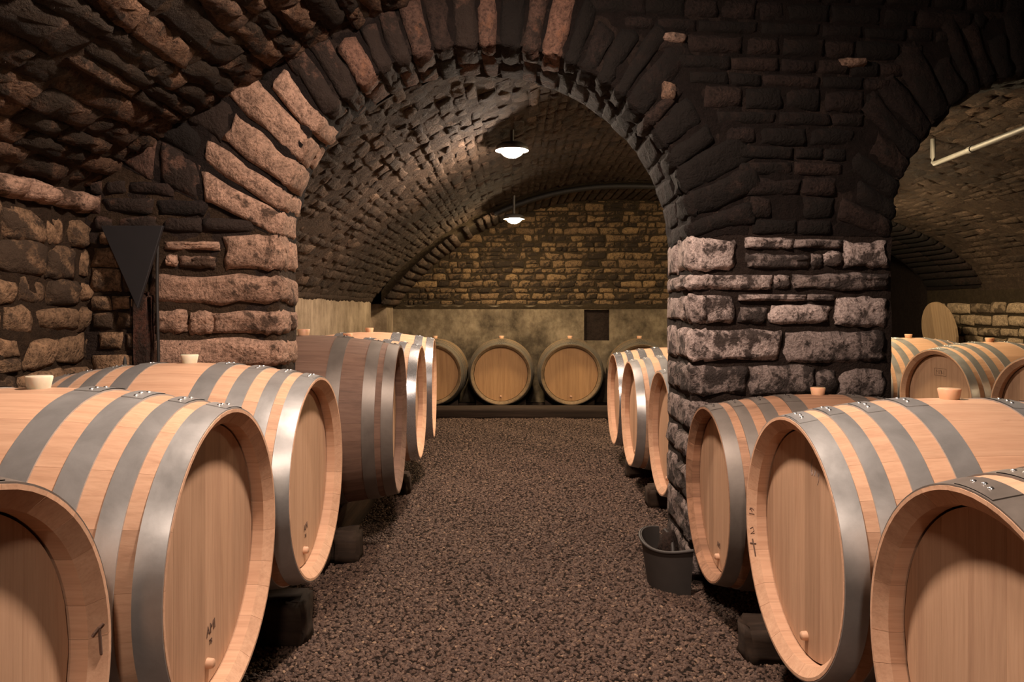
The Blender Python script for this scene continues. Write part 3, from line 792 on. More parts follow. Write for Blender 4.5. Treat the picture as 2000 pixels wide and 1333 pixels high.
# ------------------------------------------------------------------ barrels
L, RB, RH = 0.41, 0.357, 0.31
def rad(x): return RB-(RB-RH)*(x/L)**2
TH = 0.026
def stave_mesh(wd, name):
    """one stave centred on local +z; axis of the barrel is x"""
    xs = np.concatenate(([-L, -L+0.02], np.linspace(-L+0.06, L-0.06, 14), [L-0.02, L])); na = 4
    g = 0.00022
    m = MB()
    def arc(x, r): 
        return [(x, (r)*math.sin(a), (r)*math.cos(a)) for a in np.linspace(-wd/2+g/max(r, .1), wd/2-g/max(r, .1), na)]
    # outer face with a hair of rounding at the long edges
    P = []
    for x in xs:
        r = rad(x); row = arc(x, r)
        row[0] = (x, (r-0.0007)*math.sin(-wd/2+g/r), (r-0.0007)*math.cos(-wd/2+g/r)); row[-1] = (x, (r-0.0007)*math.sin(wd/2-g/r), (r-0.0007)*math.cos(wd/2-g/r))
        P.append([row[0]]+arc(x, r)[0:1]+row[1:-1]+arc(x, r)[-1:]+[row[-1]])
    # simple outer grid
    m.grid([arc(x, rad(x)) for x in xs], smooth=True, flip=True)
    # inner face, chime bevels and ends
    ins = [(-L, RH-0.007), (-L+0.020, RH-0.030), (-L+0.055, RH-0.030)]
    prof = [(-L, RH)]+ins+[(x, rad(x)-TH-0.004) for x in np.linspace(-L+0.10, L-0.10, 7)]+[(L-0.047, RH-0.030), (L-0.020, RH-0.030), (L, RH-0.007), (L, RH)]
    for a, b in zip(prof[:-1], prof[1:]):
        m.grid([arc(*a), arc(*b)], smooth=True, flip=False)
    # side faces
    for sgn in (-1, 1):
        an = sgn*(wd/2-g/0.33)
        top = [(x, rad(x)*math.sin(an), rad(x)*math.cos(an)) for x in xs]
        inr = lambda x: RH-0.0075-min(1, (L-abs(x))/0.020)*0.0225 if abs(x) > L-0.06 else rad(x)-TH
        bot = [(x, inr(x)*math.sin(an), inr(x)*math.cos(an)) for x in xs]
        m.grid([top, bot], smooth=False, flip=(sgn > 0))
    return m.mesh(name)
SW = [0.200, 0.262, 0.3234]
SW[2] = 2*PI/8-SW[0]-SW[1]
STAVES = {}
def staves_for(matkey):
    if matkey not in STAVES:
        STAVES[matkey] = []
        for wd in SW:
            me = stave_mesh(wd, 'stave'); me.materials.append(M[matkey]); STAVES[matkey].append(me)
    return STAVES[matkey]
XH = L-0.049; RD = RH-0.0335
def board_meshes(matkey, widths):
    out = []; y = -RD
    tot = sum(widths); widths = [w_*2*RD/tot for w_ in widths]
    for wd in widths:
        y0, y1 = y+0.0002, y+wd-0.0002
        ys = np.linspace(y0, y1, 6)
        top = [math.sqrt(max(RD**2-t*t, 1e-6)) for t in ys]
        m = MB(); x1, x0 = XH, XH-0.022
        fr = [(x1, t, -z) for t, z in zip(ys, top)]+[(x1, t, z) for t, z in zip(ys[::-1], top[::-1])]
        bk = [(x0, p[1], p[2]) for p in fr]; n = len(fr)
        m.add(fr, [tuple(range(n))]); m.add(bk, [tuple(range(n))[::-1]])
        m.add(fr+bk, [((i+1) % n, i, n+i, n+(i+1) % n) for i in range(n)])
        me = m.mesh('head_board'); me.materials.append(M[matkey]); out.append(me)
        y += wd
    return out
BOARDS = {}
BW = [[0.6, 0.9, 1.1, 0.85, 1.15, 0.95, 1.05, 0.6], [0.7, 1.1, 0.8, 1.0, 1.2, 0.9, 0.8, 0.6], [0.55, 1.0, 1.0, 1.2, 0.9, 1.1, 0.7, 0.6]]
def boards_for(matkey, k):
    if (matkey, k) not in BOARDS: BOARDS[(matkey, k)] = board_meshes(matkey, BW[k])
    return BOARDS[(matkey, k)]
def hoop_mesh(xa, xb, mat, t=0.0022):
    m = MB(); o = 0.0006
    n = 5
    xs = np.linspace(xa, xb, n)
    outer = [(x, rad(x)+o+t) for x in xs]
    prof = [(xa, rad(xa)-0.001)]+outer+[(xb, rad(xb)-0.001)]
    for a, b in zip(prof[:-1], prof[1:]):
        m.grid(lathe([a, b], 96), wrap_u=True, flip=False, smooth=True)
    # lapped end: a second thickness of strap over the top
    P = [[(x, (rad(x)+o+t+0.0018)*math.sin(a), (rad(x)+o+t+0.0018)*math.cos(a)) for x in (xa+0.002, (xa+xb)/2, xb-0.002)] for a in np.linspace(-0.10, 0.20, 8)]
    m.grid(P, smooth=True, flip=False)
    m.add([*P[-1], *[(x, (rad(x))*math.sin(0.2), rad(x)*math.cos(0.2)) for x in (xa+0.002, (xa+xb)/2, xb-0.002)]], [(0, 3, 4, 1), (1, 4, 5, 2)])
    m.add([*P[0], *[(x, (rad(x))*math.sin(-0.1), rad(x)*math.cos(-0.1)) for x in (xa+0.002, (xa+xb)/2, xb-0.002)]], [(0, 1, 4, 3), (1, 2, 5, 4)])
    me = m.mesh('hoop'); me.materials.append(mat); return me
def rivet_mesh(xa, xb, mat, offs):
    m = MB()
    for (dx, a) in offs:
        x = xa+(xb-xa)*dx; r = rad(x)+0.004
        c = Vector((x, r*math.sin(a), r*math.cos(a))); nrm = Vector((0, math.sin(a), math.cos(a))); e1 = Vector((1, 0, 0)); e2 = nrm.cross(e1)
        P = []
        for k in range(10):
            an = 2*PI*k/10; d = e1*math.cos(an)+e2*math.sin(an)
            P.append([tuple(c+d*0.0050-nrm*0.001), tuple(c+d*0.0044+nrm*0.0016), tuple(c+d*0.0024+nrm*0.0031), tuple(c+nrm*0.0034)])
        m.grid(P, wrap_u=True, smooth=True, flip=True)
    me = m.mesh('rivets'); me.materials.append(mat); return me
DESIGNS = {   # hoops as distance from the chime end: (start, end)
    'new': [(0.001, 0.049), (0.078, 0.119), (0.160, 0.208), (0.258, 0.316)],
    'wide': [(0.001, 0.046), (0.070, 0.118), (0.205, 0.262)],
    'thin': [(0.001, 0.030), (0.048, 0.074), (0.090, 0.116), (0.150, 0.176), (0.225, 0.252)],
}
RIV = [(0.5, -0.055), (0.45, 0.02), (0.55, 0.09)]
HOOPS = {}
def hoops_for(design, hm, rm):
    key = (design, hm, rm)
    if key not in HOOPS:
        out = []
        for sgn in (1, -1):
            for (a, b) in DESIGNS[design]:
                xa, xb = (L-b, L-a) if sgn > 0 else (-L+a, -L+b)
                out.append((hoop_mesh(xa, xb, M[hm]), rivet_mesh(xa, xb, M[rm], RIV)))
        HOOPS[key] = out
    return HOOPS[key]
def back_head_mesh(mat):
    m = MB(); n = 48; x1, x0 = -XH, -XH+0.022
    A = [(x1, RD*math.sin(2*PI*k/n), RD*math.cos(2*PI*k/n)) for k in range(n)]; B = [(x0, p[1], p[2]) for p in A]
    m.add(A, [tuple(range(n))]); m.add(B, [tuple(range(n))[::-1]]); m.add(A+B, [((i+1) % n, i, n+i, n+(i+1) % n) for i in range(n)])
    me = m.mesh('back_head'); me.materials.append(mat); return me
BH = {k: back_head_mesh(M[k]) for k in ('board', 'board_old')}
def bung_mesh(mat, h=0.032, r0=0.021, r1=0.027):
    m = MB(); z0 = RB-0.006
    m.grid(lathe([(z0-0.02, r0-0.002), (z0, r0), (z0+h-0.002, r1), (z0+h, r1-0.002), (z0+h, 0.0001)], 24, 'Z'), wrap_u=True)
    me = m.mesh('bung'); me.materials.append(mat); return me
BUNG = {k: bung_mesh(M[k]) for k in ('bung', 'bung_white')}
def peg_mesh():
    m = MB(); P = lathe([(XH-0.004, 0.0115), (XH+0.012, 0.0105), (XH+0.015, 0.008), (XH+0.015, 0.0001)], 16)
    m.grid([[(p[0], p[1], p[2]-0.232) for p in row] for row in P], wrap_u=True)
    me = m.mesh('tap_peg'); me.materials.append(M['stave']); return me
PEG = peg_mesh()

def text_mesh(txt, size, extrude=0.0004):
    cu = bpy.data.curves.new('stamp', 'FONT'); cu.body = txt; cu.size = size; cu.extrude = extrude
    cu.align_x = 'CENTER'; cu.align_y = 'CENTER'
    o = bpy.data.objects.new('stamp_tmp', cu); COL.objects.link(o)
    dg = bpy.context.evaluated_depsgraph_get(); dg.update()
    me = bpy.data.meshes.new_from_object(o.evaluated_get(dg))
    bpy.data.objects.remove(o); bpy.data.curves.remove(cu)
    return me
def stamp(parent, txt, y, z, size, mat='ink', x=None, narrow=1.0, rot=0.0):
    me = text_mesh(txt, size); me.materials.clear(); me.materials.append(M[mat])
    o = link('stamp', me, None, parent)
    # text plane: local +x of the text runs along barrel +y (seen from the head side), up is +z, facing +x
    R = Matrix(((0, 0, 1, 0), (1, 0, 0, 0), (0, 1, 0, 0), (0, 0, 0, 1)))
    o.matrix_local = Matrix.Translation((XH+0.0006 if x is None else x, y, z)) @ R @ Matrix.Rotation(rot, 4, 'Z') @ Matrix.Diagonal((narrow, 1, 1, 1))
    return o
def strokes(parent, name, polys, x, mat, wd=0.0012):
    """thin brush or chalk strokes on the head: polylines in (y, z)"""
    m = MB()
    for pl in polys:
        me = tube_mesh([(x, a, b) for a, b in pl], wd, 5)
        m.add([v.co[:] for v in me.vertices], [tuple(p.vertices) for p in me.polygons], True); bpy.data.meshes.remove(me)
    return m.build(name, M[mat], parent)

def barrel(head, zc, d, face, label, group, stave='stave', board='board', design='new', hoop='hoop', rivet='rivet', bung='bung', yaw=0.0, k=0, peg=True, parts=True):
    """head: (x, y) of the centre of the visible head's rim; zc its height; face: heading of the head's outward normal (radians)"""
    s = d/(2*RH); ang = face+yaw
    cx = head[0]-math.cos(ang)*L*s; cy = head[1]-math.sin(ang)*L*s
    t = empty('wine_barrel', (cx, cy, zc-RB*s), ang, s)
    tag(t, label, 'barrel', group)
    ax = Matrix.Translation((0, 0, RB))
    # staves in a shuffled order; the widest one carries the bung on top
    order = [0, 1, 2]*8; r = random.Random(sum(map(ord, label))); r.shuffle(order)
    i0 = next(i for i, q in enumerate(order) if q == 2); order = order[i0:]+order[:i0]
    a = -SW[2]/2
    ms = staves_for(stave)
    for q in order:
        o = link('stave', ms[q], None, t); o.matrix_local = ax @ Matrix.Rotation(-(a+SW[q]/2), 4, 'X'); a += SW[q]
    for me in boards_for(board, k % 3):
        o = link('head_board', me, None, t); o.matrix_local = ax
    o = link('back_head', BH[board if board in BH else 'board'], None, t); o.matrix_local = ax
    for i, (hm, rm) in enumerate(hoops_for(design, hoop, rivet)):
        o = link('hoop', hm, None, t); o.matrix_local = ax @ Matrix.Rotation(r.uniform(-0.07, 0.07), 4, 'X')
        if i < 8:
            rv = link('rivets', rm, None, o); rv['kind'] = 'stuff'
    o = link('bung', BUNG[bung], None, t); o.matrix_local = ax @ Matrix.Rotation(r.uniform(-.01, .01), 4, 'X')
    if peg:
        o = link('tap_peg', PEG, None, t); o.matrix_local = ax
    t['half'] = 0
    del t['half']
    return t

ZL, ZR_ = 0.575, 0.475
GL = 'barrels in the left row'; GR = 'barrels in the right row'; GB = 'barrels along the far wall'; GS = 'barrels in the side bay'
b0 = barrel((-0.640, 0.90), ZL, 0.62, 0, 'nearest left oak barrel, cut off by the bottom left corner', GL, k=1, hoop='hoop_dull', bung='bung_white')
b1 = barrel((-0.603, 1.62), ZL, 0.62, 0, 'large new oak barrel in the left foreground with four wide steel hoops', GL, k=0, bung='bung_white')
b2 = barrel((-0.606, 2.383), ZL, 0.62, 0, 'new oak barrel in front of the left stone pillar', GL, k=2, bung='bung_white', yaw=-0.01)
b3 = barrel((-0.512, 3.48), ZL+0.025, 0.665, 0, 'dark wine-stained barrel with wide dull hoops just past the left pillar', GL, stave='stave_old', design='wide', hoop='hoop_dull', rivet='rivet_dark', k=1, yaw=0.05)
b4 = barrel((-0.505, 4.235), ZL+0.01, 0.62, 0, 'new oak barrel with bright hoops directly behind the dark stained barrel', GL, k=2, hoop='hoop_bright', yaw=0.02)
b5 = barrel((-0.508, 4.97), ZL+0.01, 0.64, 0, 'pale oak barrel with brightest hoops, last in the left row', GL, k=0, hoop='hoop_bright', design='wide', yaw=0.055)
r0 = barrel((0.690, 1.15), 0.515, 0.62, PI, 'oak barrel in the bottom right corner with riveted dark hoop', GR, k=2, hoop='hoop_dull')
r1 = barrel((0.690, 1.90), 0.515, 0.625, PI, 'large new oak barrel in the right foreground with grey hoops and amber bung', GR, k=0, yaw=0.02)
r2 = barrel((0.680, 2.665), 0.455, 0.60, PI, 'older scuffed barrel with dull hoops standing against the right pillar', GR, stave='stave_used', design='new', hoop='hoop_dull', rivet='rivet_dark', k=1)
r3 = barrel((0.745, 3.84), ZR_, 0.62, PI, 'new oak barrel just behind the right pillar, half hidden by it', GR, k=2)
r4 = barrel((0.702, 4.565), ZR_, 0.62, PI, 'new oak barrel second behind the right pillar', GR, k=1)
r5 = barrel((0.705, 5.30), ZR_, 0.625, PI, 'new oak barrel farthest along the right row, brightest hoop', GR, k=0, hoop='hoop_bright')
for (x, lab, yw) in ((-0.83, 'aged barrel at the far wall, half hidden by the left row', 0.0), (-0.115, 'aged barrel at the far wall, second from the left, facing straight down the aisle', 0.0),
                     (0.607, 'aged barrel at the far wall below and left of the niche', 0.05), (1.335, 'aged barrel at the far wall below and right of the niche, half hidden', 0.10)):
    barrel((x, 7.78), 0.432, 0.62, -PI/2, lab, GB, stave='stave_grey', board='board_old', design='thin', hoop='hoop_old', rivet='rivet_dark', k=int(x*10) % 3, yaw=-yw)
sA = barrel((2.52, 5.52), 0.535, 0.62, PI, 'oak barrel in the side bay farthest back, mostly hidden by the pillar', GS, k=0, yaw=0.17)
sB = barrel((2.67, 4.80), 0.535, 0.62, PI, 'middle oak barrel in the side bay, whole arched head top in view', GS, k=1, yaw=0.19)
sC = barrel((2.83, 4.09), 0.535, 0.62, PI, 'nearest oak barrel in the side bay, cut by the right edge', GS, k=2, yaw=0.19)

# marks on heads and rims
ax = RB
stamp(b1, 'AMI', 0.02, RB-0.165, 0.032, narrow=0.9, rot=0.12)
stamp(b1, '78', 0.018, RB-0.193, 0.017)
stamp(b2, 'AMI', 0.02, RB-0.165, 0.030, narrow=0.8, rot=0.12)
stamp(b2, '78', 0.018, RB-0.193, 0.017)
stamp(r2, 'AMI', 0.0, RB-0.19, 0.030, narrow=0.8)
strokes(r1, 'chalk_mark', [[(0.035, RB+0.215), (0.028, RB+0.195), (0.027, RB+0.18), (0.032, RB+0.174), (0.037, RB+0.180), (0.033, RB+0.187), (0.028, RB+0.184)],
                           [(0.043, RB+0.176), (0.045, RB+0.190), (0.049, RB+0.176), (0.053, RB+0.190), (0.057, RB+0.176)],
                           [(0.064, RB+0.188), (0.067, RB+0.178), (0.074, RB+0.190), (0.070, RB+0.168), (0.064, RB+0.158)]], XH+0.0003, 'chalk', 0.0007)
for t in (sB, sC):
    strokes(t, 'stamp', [[(-0.05, RB+0.19), (0.05, RB+0.19), (0.05, RB+0.145), (-0.05, RB+0.145), (-0.05, RB+0.19)]]+[[(q, RB+0.155), (q, RB+0.18)] for q in (-0.035, -0.018, -0.005, 0.01, 0.03)]+[[(-0.035, RB+0.18), (-0.025, RB+0.168)], [(0.0, RB+0.18), (0.02, RB+0.158)]], XH+0.0006, 'ink', 0.0009)
def rim_mark(parent, name, polys, ang, mat='ink', wd=0.0011):
    """pen or brush strokes on the bevelled rim at clock angle ang (0 = top, + towards local +y); polys in (along rim, radial)"""
    m = MB()
    for pl in polys:
        pts = []
        for (s_, q) in pl:
            r_ = RH-0.009-q*0.020; x_ = L-0.0015-q*0.0178+0.0006
            a_ = ang+s_/RH; pts.append((x_, r_*math.sin(a_), RB+r_*math.cos(a_)))
        me = tube_mesh(pts, wd, 5); m.add([v.co[:] for v in me.vertices], [tuple(p.vertices) for p in me.polygons], True); bpy.data.meshes.remove(me)
    return m.build(name, M[mat], parent)
# right foreground barrel: 14, 2 and a brushed cross on the far rim (local +y points to the viewer after the half turn)
rim_mark(r1, 'rim_number', [[(0.0, .2), (0.0, .8)], [(0.012, .25), (0.018, .5), (0.012, .75)], [(0.018, .3), (0.006, .55)]], -PI/2-0.02)
rim_mark(r1, 'rim_number', [[(-0.045, .25), (-0.040, .6), (-0.052, .7), (-0.060, .3), (-0.058, .75)]], -PI/2-0.02)
rim_mark(r1, 'brush_mark', [[(-0.075, .45), (-0.125, .6)], [(-0.087, .15), (-0.089, .85)]], -PI/2-0.02, wd=0.0022)
rim_mark(b0, 'brush_mark', [[(0.0, .2), (0.012, .75)], [(0.004, .45), (0.050, .35)], [(0.004, .45), (0.016, .85)]], PI/2-0.10, wd=0.0026)

# ------------------------------------------------------------------ bearers under the rows
def timber(name, x0, x1, y0, y1, z0, z1, label, cat, group=None, seed=0, mat='timber', b=0.008, rough=0.004):
    cx, cy = (x0+x1)/2, (y0+y1)/2
    me = bevelled_block(x0-cx, x1-cx, y0-cy, y1-cy, 0, z1-z0, b, rough, seed)
    o = link(name, me, M[mat]); o.location = (cx, cy, z0)
    return tag(o, label, cat, group)
GT = 'timber bearers under the barrel rows'
def rail(x, y0, y1, ztop, lab, wd=0.09): return timber('bearer_rail', x-wd/2, x+wd/2, y0, y1, 0.0, ztop, lab, 'beam', GT, int(abs(x)*100))
rail(-0.90, 0.50, 2.74, 0.210, 'dark timber bearer under the aisle side of the near left barrels')
rail(-1.20, 0.50, 2.72, 0.205, 'dark timber bearer under the wall side of the near left barrels')
rail(-0.82, 3.12, 5.30, 0.205, 'dark timber bearer under the aisle side of the far left barrels')
rail(-1.12, 3.12, 5.30, 0.202, 'dark timber bearer under the wall side of the far left barrels')
rail(0.98, 0.75, 2.96, 0.105, 'dark timber bearer under the aisle side of the near right barrels')
rail(1.30, 0.75, 3.00, 0.105, 'dark timber bearer under the pillar side of the near right barrels')
rail(0.98, 3.50, 5.75, 0.112, 'dark timber bearer under the aisle side of the far right barrels')
rail(1.30, 3.55, 5.75, 0.112, 'dark timber bearer under the outer side of the far right barrels')
rail(2.90, 3.70, 6.00, 0.16, 'dark timber bearer under the front of the side bay barrels')
rail(3.22, 3.70, 6.00, 0.16, 'dark timber bearer under the back of the side bay barrels')
timber('plinth_beam', -1.30, 2.6, 7.55, 7.72, 0, 0.125, 'long dark kerb beam on the gravel before the far barrels', 'beam', GT, 5, 'timber_x')
timber('bearer_rail', -1.25, 2.6, 7.96, 8.06, 0, 0.072, 'dark timber bearer under the front of the far barrels', 'beam', GT, 6, 'timber_x')
timber('bearer_rail', -1.25, 2.6, 8.30, 8.40, 0, 0.072, 'dark timber bearer under the back of the far barrels', 'beam', GT, 7, 'timber_x')
GK = 'support blocks beside the barrel rows'
for (x0, x1, y0, y1, z1, lab, sd) in (
    (-0.84, -0.665, 2.42, 2.54, 0.175, 'rough weathered block on the gravel between the large left barrel and the next', 11),
    (-0.77, -0.655, 3.22, 3.34, 0.150, 'squared dark timber block beside the left aisle under the stained barrel', 12),
    (-0.76, -0.60, 4.44, 4.55, 0.13, 'small timber block under the last two left barrels', 13),
    (0.715, 0.90, 2.30, 2.42, 0.135, 'dark timber block between the two front right barrels', 14),
    (0.74, 0.92, 4.12, 4.24, 0.135, 'timber block below the gap behind the right pillar', 15),
    (0.74, 0.92, 4.86, 4.98, 0.14, 'timber block below the last right barrels', 16),
    (0.76, 0.92, 3.50, 3.60, 0.13, 'dark block at the back foot of the right pillar', 17)):
    timber('support_block', x0, x1, y0, y1, 0, z1, lab, 'block', GK, sd, 'timber_x', 0.014, 0.006)
# chocks that keep the far barrels from rolling
def chock(x, sgn, lab):
    m = MB(); w_, h_ = 0.13, 0.075
    V = [(0, 0, 0), (w_*sgn, 0, 0), (w_*sgn, 0, h_), (0.02*sgn, 0, 0.012)]
    V = [(a, y, c) for y in (0, 0.09) for a, _, c in V]
    Fc = [(0, 1, 2, 3), (7, 6, 5, 4), (0, 4, 5, 1), (1, 5, 6, 2), (2, 6, 7, 3), (3, 7, 4, 0)]
    m.add(V, Fc if sgn > 0 else [f[::-1] for f in Fc])
    o = m.build('chock', M['timber_x']); o.location = (x, 7.74+0.06, 0.126-0.05)
    o.location = (x, 7.965, 0.0725)
    return tag(o, lab, 'wedge', 'wedges under the far barrels')
ordn = ['first', 'second', 'third']
for i, x in enumerate((-0.83, -0.115, 0.607)):
    chock(x+0.13, 1, f'dark wooden wedge right of the {ordn[i]} far barrel counted from the left')
    chock(x-0.13, -1, f'dark wooden wedge left of the {ordn[i]} far barrel counted from the left')

# ------------------------------------------------------------------ lamps
for i, (x, y, z, st, col, lab) in enumerate(LAMPS):
    zv = float(front_vault(x) if y < 2.9 else back_vault(x))
    t = empty('bulkhead_lamp', (x, y, z)); tag(t, lab, 'lamp', 'ceiling lamps')
    lip_ = 0.008 if y < 2.9 else 0.015 if x < 1 else 0.030
    m = MB(); m.grid(lathe([(0.062, 0.0001), (0.062, 0.070), (0.044, 0.098), (lip_, 0.108), (lip_, 0.104), (0.0345, 0.095), (0.0345, 0.0001)], 28, 'Z'), wrap_u=True); m.build('base_plate', M['lamp_base'], t)
    link('stem', tube_mesh([(0, 0, 0.06), (0, 0, zv-z+0.01)], 0.012, 10, 'stem'), M['lamp_base'], t)
    m = MB(); m.grid(lathe([(0.036, 0.080)]+[(0.036-0.066*math.sin(q), 0.080*math.cos(q)) for q in np.linspace(0.15, PI/2-0.02, 8)]+[(-0.030, 0.0001)], 24, 'Z'), wrap_u=True, flip=True)
    m.build('glass_dome', emit('lamp_glow_%d' % i, col, st), t)

# ------------------------------------------------------------------ other things
# black triangular board in the left corner
yb = 2.66
P = [(-1.445, 0.295), (-1.226, 0.295), (-1.316, 0.003)]
m = MB(); V = [(x, yb+q, H+z) for q in (0, 0.016) for x, z in P]
m.add(V, [(0, 2, 1), (3, 4, 5), (0, 1, 4, 3), (1, 2, 5, 4), (2, 0, 3, 5)])
o = m.build('triangle_board', M['black_paint']); tag(o, 'matt black downward pointing triangular board hung on the stones beside the left pillar', 'board')
bm = bmesh.new(); bm.from_mesh(o.data); bmesh.ops.recalc_face_normals(bm, faces=bm.faces[:]); bmesh.ops.bevel(bm, geom=bm.edges[:], offset=0.002, segments=1, affect='EDGES'); bm.to_mesh(o.data); bm.free()
# rusty post below it and a cable beside it
me = bevelled_block(-0.036, 0.036, -0.02, 0.02, 0, H+0.06, 0.012, 0.006, 3, 5)
o = link('post', me, M['rust_post']); o.location = (-1.335, 2.742, 0); tag(o, 'dark rusty upright post below the black triangular board', 'post')
pts = [(-1.272+0.004*math.sin(z*9)-0.008*(1.1-z), 2.722, z) for z in np.linspace(0.55, H+0.28, 14)]
o = link('cable', tube_mesh(pts, 0.0055, 8, 'cable'), M['cable']); tag(o, 'thin black cable hanging down the stones beside the rusty post', 'cable')
# small dark bottle with a white band standing at the far end of the second left barrel
t = empty('small_bottle', (-1.262, 2.470, ZL+0.327)); tag(t, 'tiny dark tapered bottle with white foot standing on the barrel by the post', 'bottle')
m = MB(); m.grid(lathe([(0.0, 0.0001), (0.0, 0.0075), (0.018, 0.0075), (0.018, 0.0001)], 14, 'Z'), wrap_u=True); m.build('white_foot', M['bung_white'], t)
m = MB(); m.grid(lathe([(0.0181, 0.007), (0.028, 0.006), (0.044, 0.002), (0.046, 0.0001)], 14, 'Z'), wrap_u=True); m.build('dark_cone', M['cable'], t)

# cut-open black rubber bucket by the pillar foot with a stone in it
t = empty('broken_bucket', (0.665, 3.00, 0.0)); tag(t, 'cut-open black rubber bucket leaning at the foot of the right pillar', 'bucket')
m = MB()
def pail(a, z): 
    r_ = 0.125+0.03*z/0.2; return (r_*math.cos(a)*1.0, r_*math.sin(a), z)
A0, A1 = math.radians(112), math.radians(276)
def top_z(a):
    f = (a-A0)/(A1-A0); return 0.20+0.012*math.sin(f*7)-0.01*f
inner, outer = [], []
for a in np.linspace(A0, A1, 34):
    zt_ = top_z(a); col_o, col_i = [], []
    for q in np.linspace(0, 1, 8):
        x, y, z = pail(a, q*zt_); col_o.append((x, y, z)); k_ = 1-0.006/math.hypot(x, y); col_i.append((x*k_, y*k_, z))
    outer.append(col_o); inner.append(col_i)
m.grid(outer); m.grid(inner, flip=True)
m.grid([[o_[-1], i_[-1]] for o_, i_ in zip(outer, inner)])
m.grid([outer[0], inner[0]], flip=True); m.grid([outer[-1], inner[-1]])
m.build('wall', M['rubber'], t)
m = MB(); m.grid([[(0.0, -0.03, 0.006)]*1+[(q*x, q*y, 0.006) for q in (0.5, 1.0)] for x, y, z in [o_[0] for o_ in outer]]); m.build('bottom', M['rubber'], t)
rim = [(o_[-1][0]*1.01, o_[-1][1]*1.01, o_[-1][2]-0.004) for o_ in outer]
link('rim', tube_mesh(rim, 0.006, 8, 'rim'), M['rubber'], t)
hd = [(-0.05+0.02*math.sin(q*3), 0.06-0.12*q, 0.21-0.15*q+0.03*math.sin(q*PI)) for q in np.linspace(0, 1, 12)]
link('strap_handle', tube_mesh(hd, 0.009, 6, 'handle'), M['rubber'], t)
bm = bmesh.new(); bmesh.ops.create_icosphere(bm, subdivisions=3, radius=1)
for v in bm.verts: v.co = Vector((v.co.x*0.04, v.co.y*0.05, v.co.z*0.10))*(1+0.18*math.sin(v.co.x*7+v.co.z*5)*math.cos(v.co.y*6))
me = bpy.data.meshes.new('stone'); bm.to_mesh(me); bm.free(); me.polygons.foreach_set('use_smooth', [True]*len(me.polygons))
o = link('loose_stone', me, M['soot']); o.location = (0.625, 3.04, 0.115); tag(o, 'dark rough stone stuck upright inside the broken bucket', 'stone')

# grey conduit on the side bay vault
t = empty('conduit', (2.90, 5.22, H+1.00)); tag(t, 'grey metal conduit with bent end under the side bay vault', 'pipe')
A = Vector((2.90, 5.22, H+1.00)); B = Vector((2.62, 3.55, H+0.935))
run = [Vector((0.0, 0.0, 0.19)), Vector((0.0, 0.0, 0.05)), Vector((0.0, -0.006, 0.015)), Vector((-0.004, -0.03, 0))]+[(B-A)*q for q in (0.08, 0.3, 0.6, 1.0)]
link('pipe_run', tube_mesh(run, 0.017, 12, 'pipe_run'), M['conduit'], t)
m_ = tube_mesh([(B-A)*0.34, (B-A)*0.37], 0.022, 12, 'coupling'); link('coupling', m_, M['conduit'], t)
# black pipe following the far arch
pts = [(x, YV1-0.055, float(ring_vault(x))-0.012) for x in np.linspace(-0.18, 2.2, 30)]
o = link('arch_pipe', tube_mesh(pts, 0.028, 10, 'arch_pipe'), M['cable']); tag(o, 'thick black pipe following the curve of the far arch', 'pipe')

# spare barrel head leaning on the side bay wall
t = empty('barrel_lid', (4.50, 7.88, 0.562)); tag(t, 'loose round oak barrel head propped against the side bay wall', 'barrel head')
t.rotation_euler = (0, math.radians(8), PI)
y = -0.31
for i, wd in enumerate((0.10, 0.135, 0.12, 0.14, 0.125)):
    y0, y1 = y, y+wd-0.001; ys = np.linspace(y0, y1, 7); tp = [math.sqrt(max(0.312**2-q*q, 1e-5)) for q in ys]
    fr = [(0.025, q, 0.312-z) for q, z in zip(ys, tp)]+[(0.025, q, 0.312+z) for q, z in zip(ys[::-1], tp[::-1])]; bk = [(0, p[1], p[2]) for p in fr]; n = len(fr)
    m = MB(); m.add(fr, [tuple(range(n))]); m.add(bk, [tuple(range(n))[::-1]]); m.add(fr+bk, [((j+1) % n, j, n+j, n+(j+1) % n) for j in range(n)])
    m.build('head_board', M['board_grey'], t); y += wd
t.scale = (1, 1, 1)

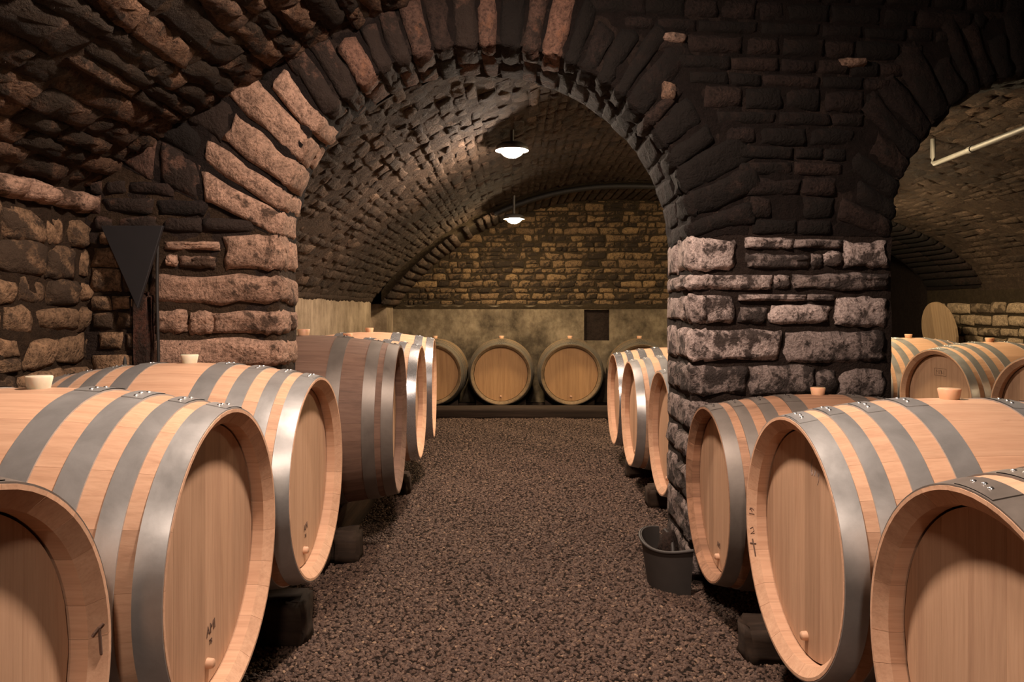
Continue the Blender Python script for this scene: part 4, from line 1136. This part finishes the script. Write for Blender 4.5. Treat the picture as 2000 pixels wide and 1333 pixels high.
# ------------------------------------------------------------------ gravel
def gravel():
    m = MB(); xs = np.linspace(-0.85, 0.93, 40); ys = np.concatenate((np.linspace(0.75, 3.6, 46), np.linspace(3.7, 7.55, 40)))
    def hz(x, y): return 0.014+0.006*math.sin(x*5+y*2.1)*math.sin(y*3.3-x)+0.004*math.sin(x*13+y*7)
    m.grid([[(x, y, hz(x, y)) for y in ys] for x in xs], flip=True)
    me = m.mesh('gravel')
    at = me.attributes.new('dens', 'FLOAT', 'POINT')
    vals = [min(1.0, max(0.30, 1.25-v.co.y*0.16)) for v in me.vertices]
    at.data.foreach_set('value', vals)
    o = link('gravel', me, None)
    mat, nt, b = new_mat('gravel_stones')
    r = objrand(nt)
    cr = ramp(nt, r, [(0.0, (0.050, 0.027, 0.019)), (0.4, (0.082, 0.046, 0.032)), (0.8, (0.118, 0.069, 0.048)), (0.96, (0.155, 0.095, 0.066)), (1.0, (0.30, 0.19, 0.12))])
    v = coords(nt); n2 = noise(nt, v, 120, 3, 0.6)
    mo = ramp(nt, n2.outputs[0], [(0.3, (0.75, 0.75, 0.75)), (0.7, (1.15, 1.15, 1.15))])
    nt.links.new(mix(nt, 1.0, cr.outputs[0], mo.outputs[0], 'MULTIPLY'), b.inputs['Base Color']); b.inputs['Roughness'].default_value = 0.8
    me.materials.append(bpy.data.materials['gravel_bed'])
    g = bpy.data.node_groups.new('gravel_scatter', 'GeometryNodeTree')
    g.interface.new_socket('Geometry', in_out='INPUT', socket_type='NodeSocketGeometry'); g.interface.new_socket('Geometry', in_out='OUTPUT', socket_type='NodeSocketGeometry')
    n = g.nodes; lk = g.links
    gi, go = n.new('NodeGroupInput'), n.new('NodeGroupOutput')
    di = n.new('GeometryNodeDistributePointsOnFaces'); di.distribute_method = 'RANDOM'
    na = n.new('GeometryNodeInputNamedAttribute'); na.data_type = 'FLOAT'; na.inputs['Name'].default_value = 'dens'
    mu = n.new('ShaderNodeMath'); mu.operation = 'MULTIPLY'; mu.inputs[1].default_value = 13500
    lk.new(na.outputs[0], mu.inputs[0]); lk.new(gi.outputs[0], di.inputs['Mesh']); lk.new(mu.outputs[0], di.inputs['Density'])
    ic = n.new('GeometryNodeMeshIcoSphere'); ic.inputs['Radius'].default_value = 0.0066; ic.inputs['Subdivisions'].default_value = 2
    # lumpy pebble
    sp = n.new('GeometryNodeSetPosition'); nz = n.new('ShaderNodeTexNoise'); nz.inputs['Scale'].default_value = 70
    sub = n.new('ShaderNodeVectorMath'); sub.operation = 'SUBTRACT'; sub.inputs[1].default_value = (0.5, 0.5, 0.5)
    scl = n.new('ShaderNodeVectorMath'); scl.operation = 'SCALE'; scl.inputs['Scale'].default_value = 0.010
    lk.new(nz.outputs['Color'], sub.inputs[0]); lk.new(sub.outputs[0], scl.inputs[0]); lk.new(scl.outputs[0], sp.inputs['Offset']); lk.new(ic.outputs[0], sp.inputs['Geometry'])
    sm = n.new('GeometryNodeSetMaterial'); sm.inputs['Material'].default_value = mat; lk.new(sp.outputs[0], sm.inputs['Geometry'])
    ip = n.new('GeometryNodeInstanceOnPoints'); lk.new(di.outputs['Points'], ip.inputs['Points']); lk.new(sm.outputs[0], ip.inputs['Instance'])
    rs = n.new('FunctionNodeRandomValue'); rs.data_type = 'FLOAT_VECTOR'; rs.inputs[0].default_value = (0.6, 0.5, 0.4); rs.inputs[1].default_value = (1.45, 1.2, 0.9); rs.inputs['Seed'].default_value = 3
    rr = n.new('FunctionNodeRandomValue'); rr.data_type = 'FLOAT_VECTOR'; rr.inputs[0].default_value = (-0.5, -0.5, 0); rr.inputs[1].default_value = (0.5, 0.5, 6.28); rr.inputs['Seed'].default_value = 9
    lk.new(rs.outputs[0], ip.inputs['Scale']); lk.new(rr.outputs[0], ip.inputs['Rotation'])
    jn = n.new('GeometryNodeJoinGeometry'); lk.new(gi.outputs[0], jn.inputs[0]); lk.new(ip.outputs[0], jn.inputs[0]); lk.new(jn.outputs[0], go.inputs[0])
    md = o.modifiers.new('scatter', 'NODES'); md.node_group = g
    tag(o, 'fine brown gravel covering the aisle between the barrel rows', 'gravel', kind='stuff')
gravel()
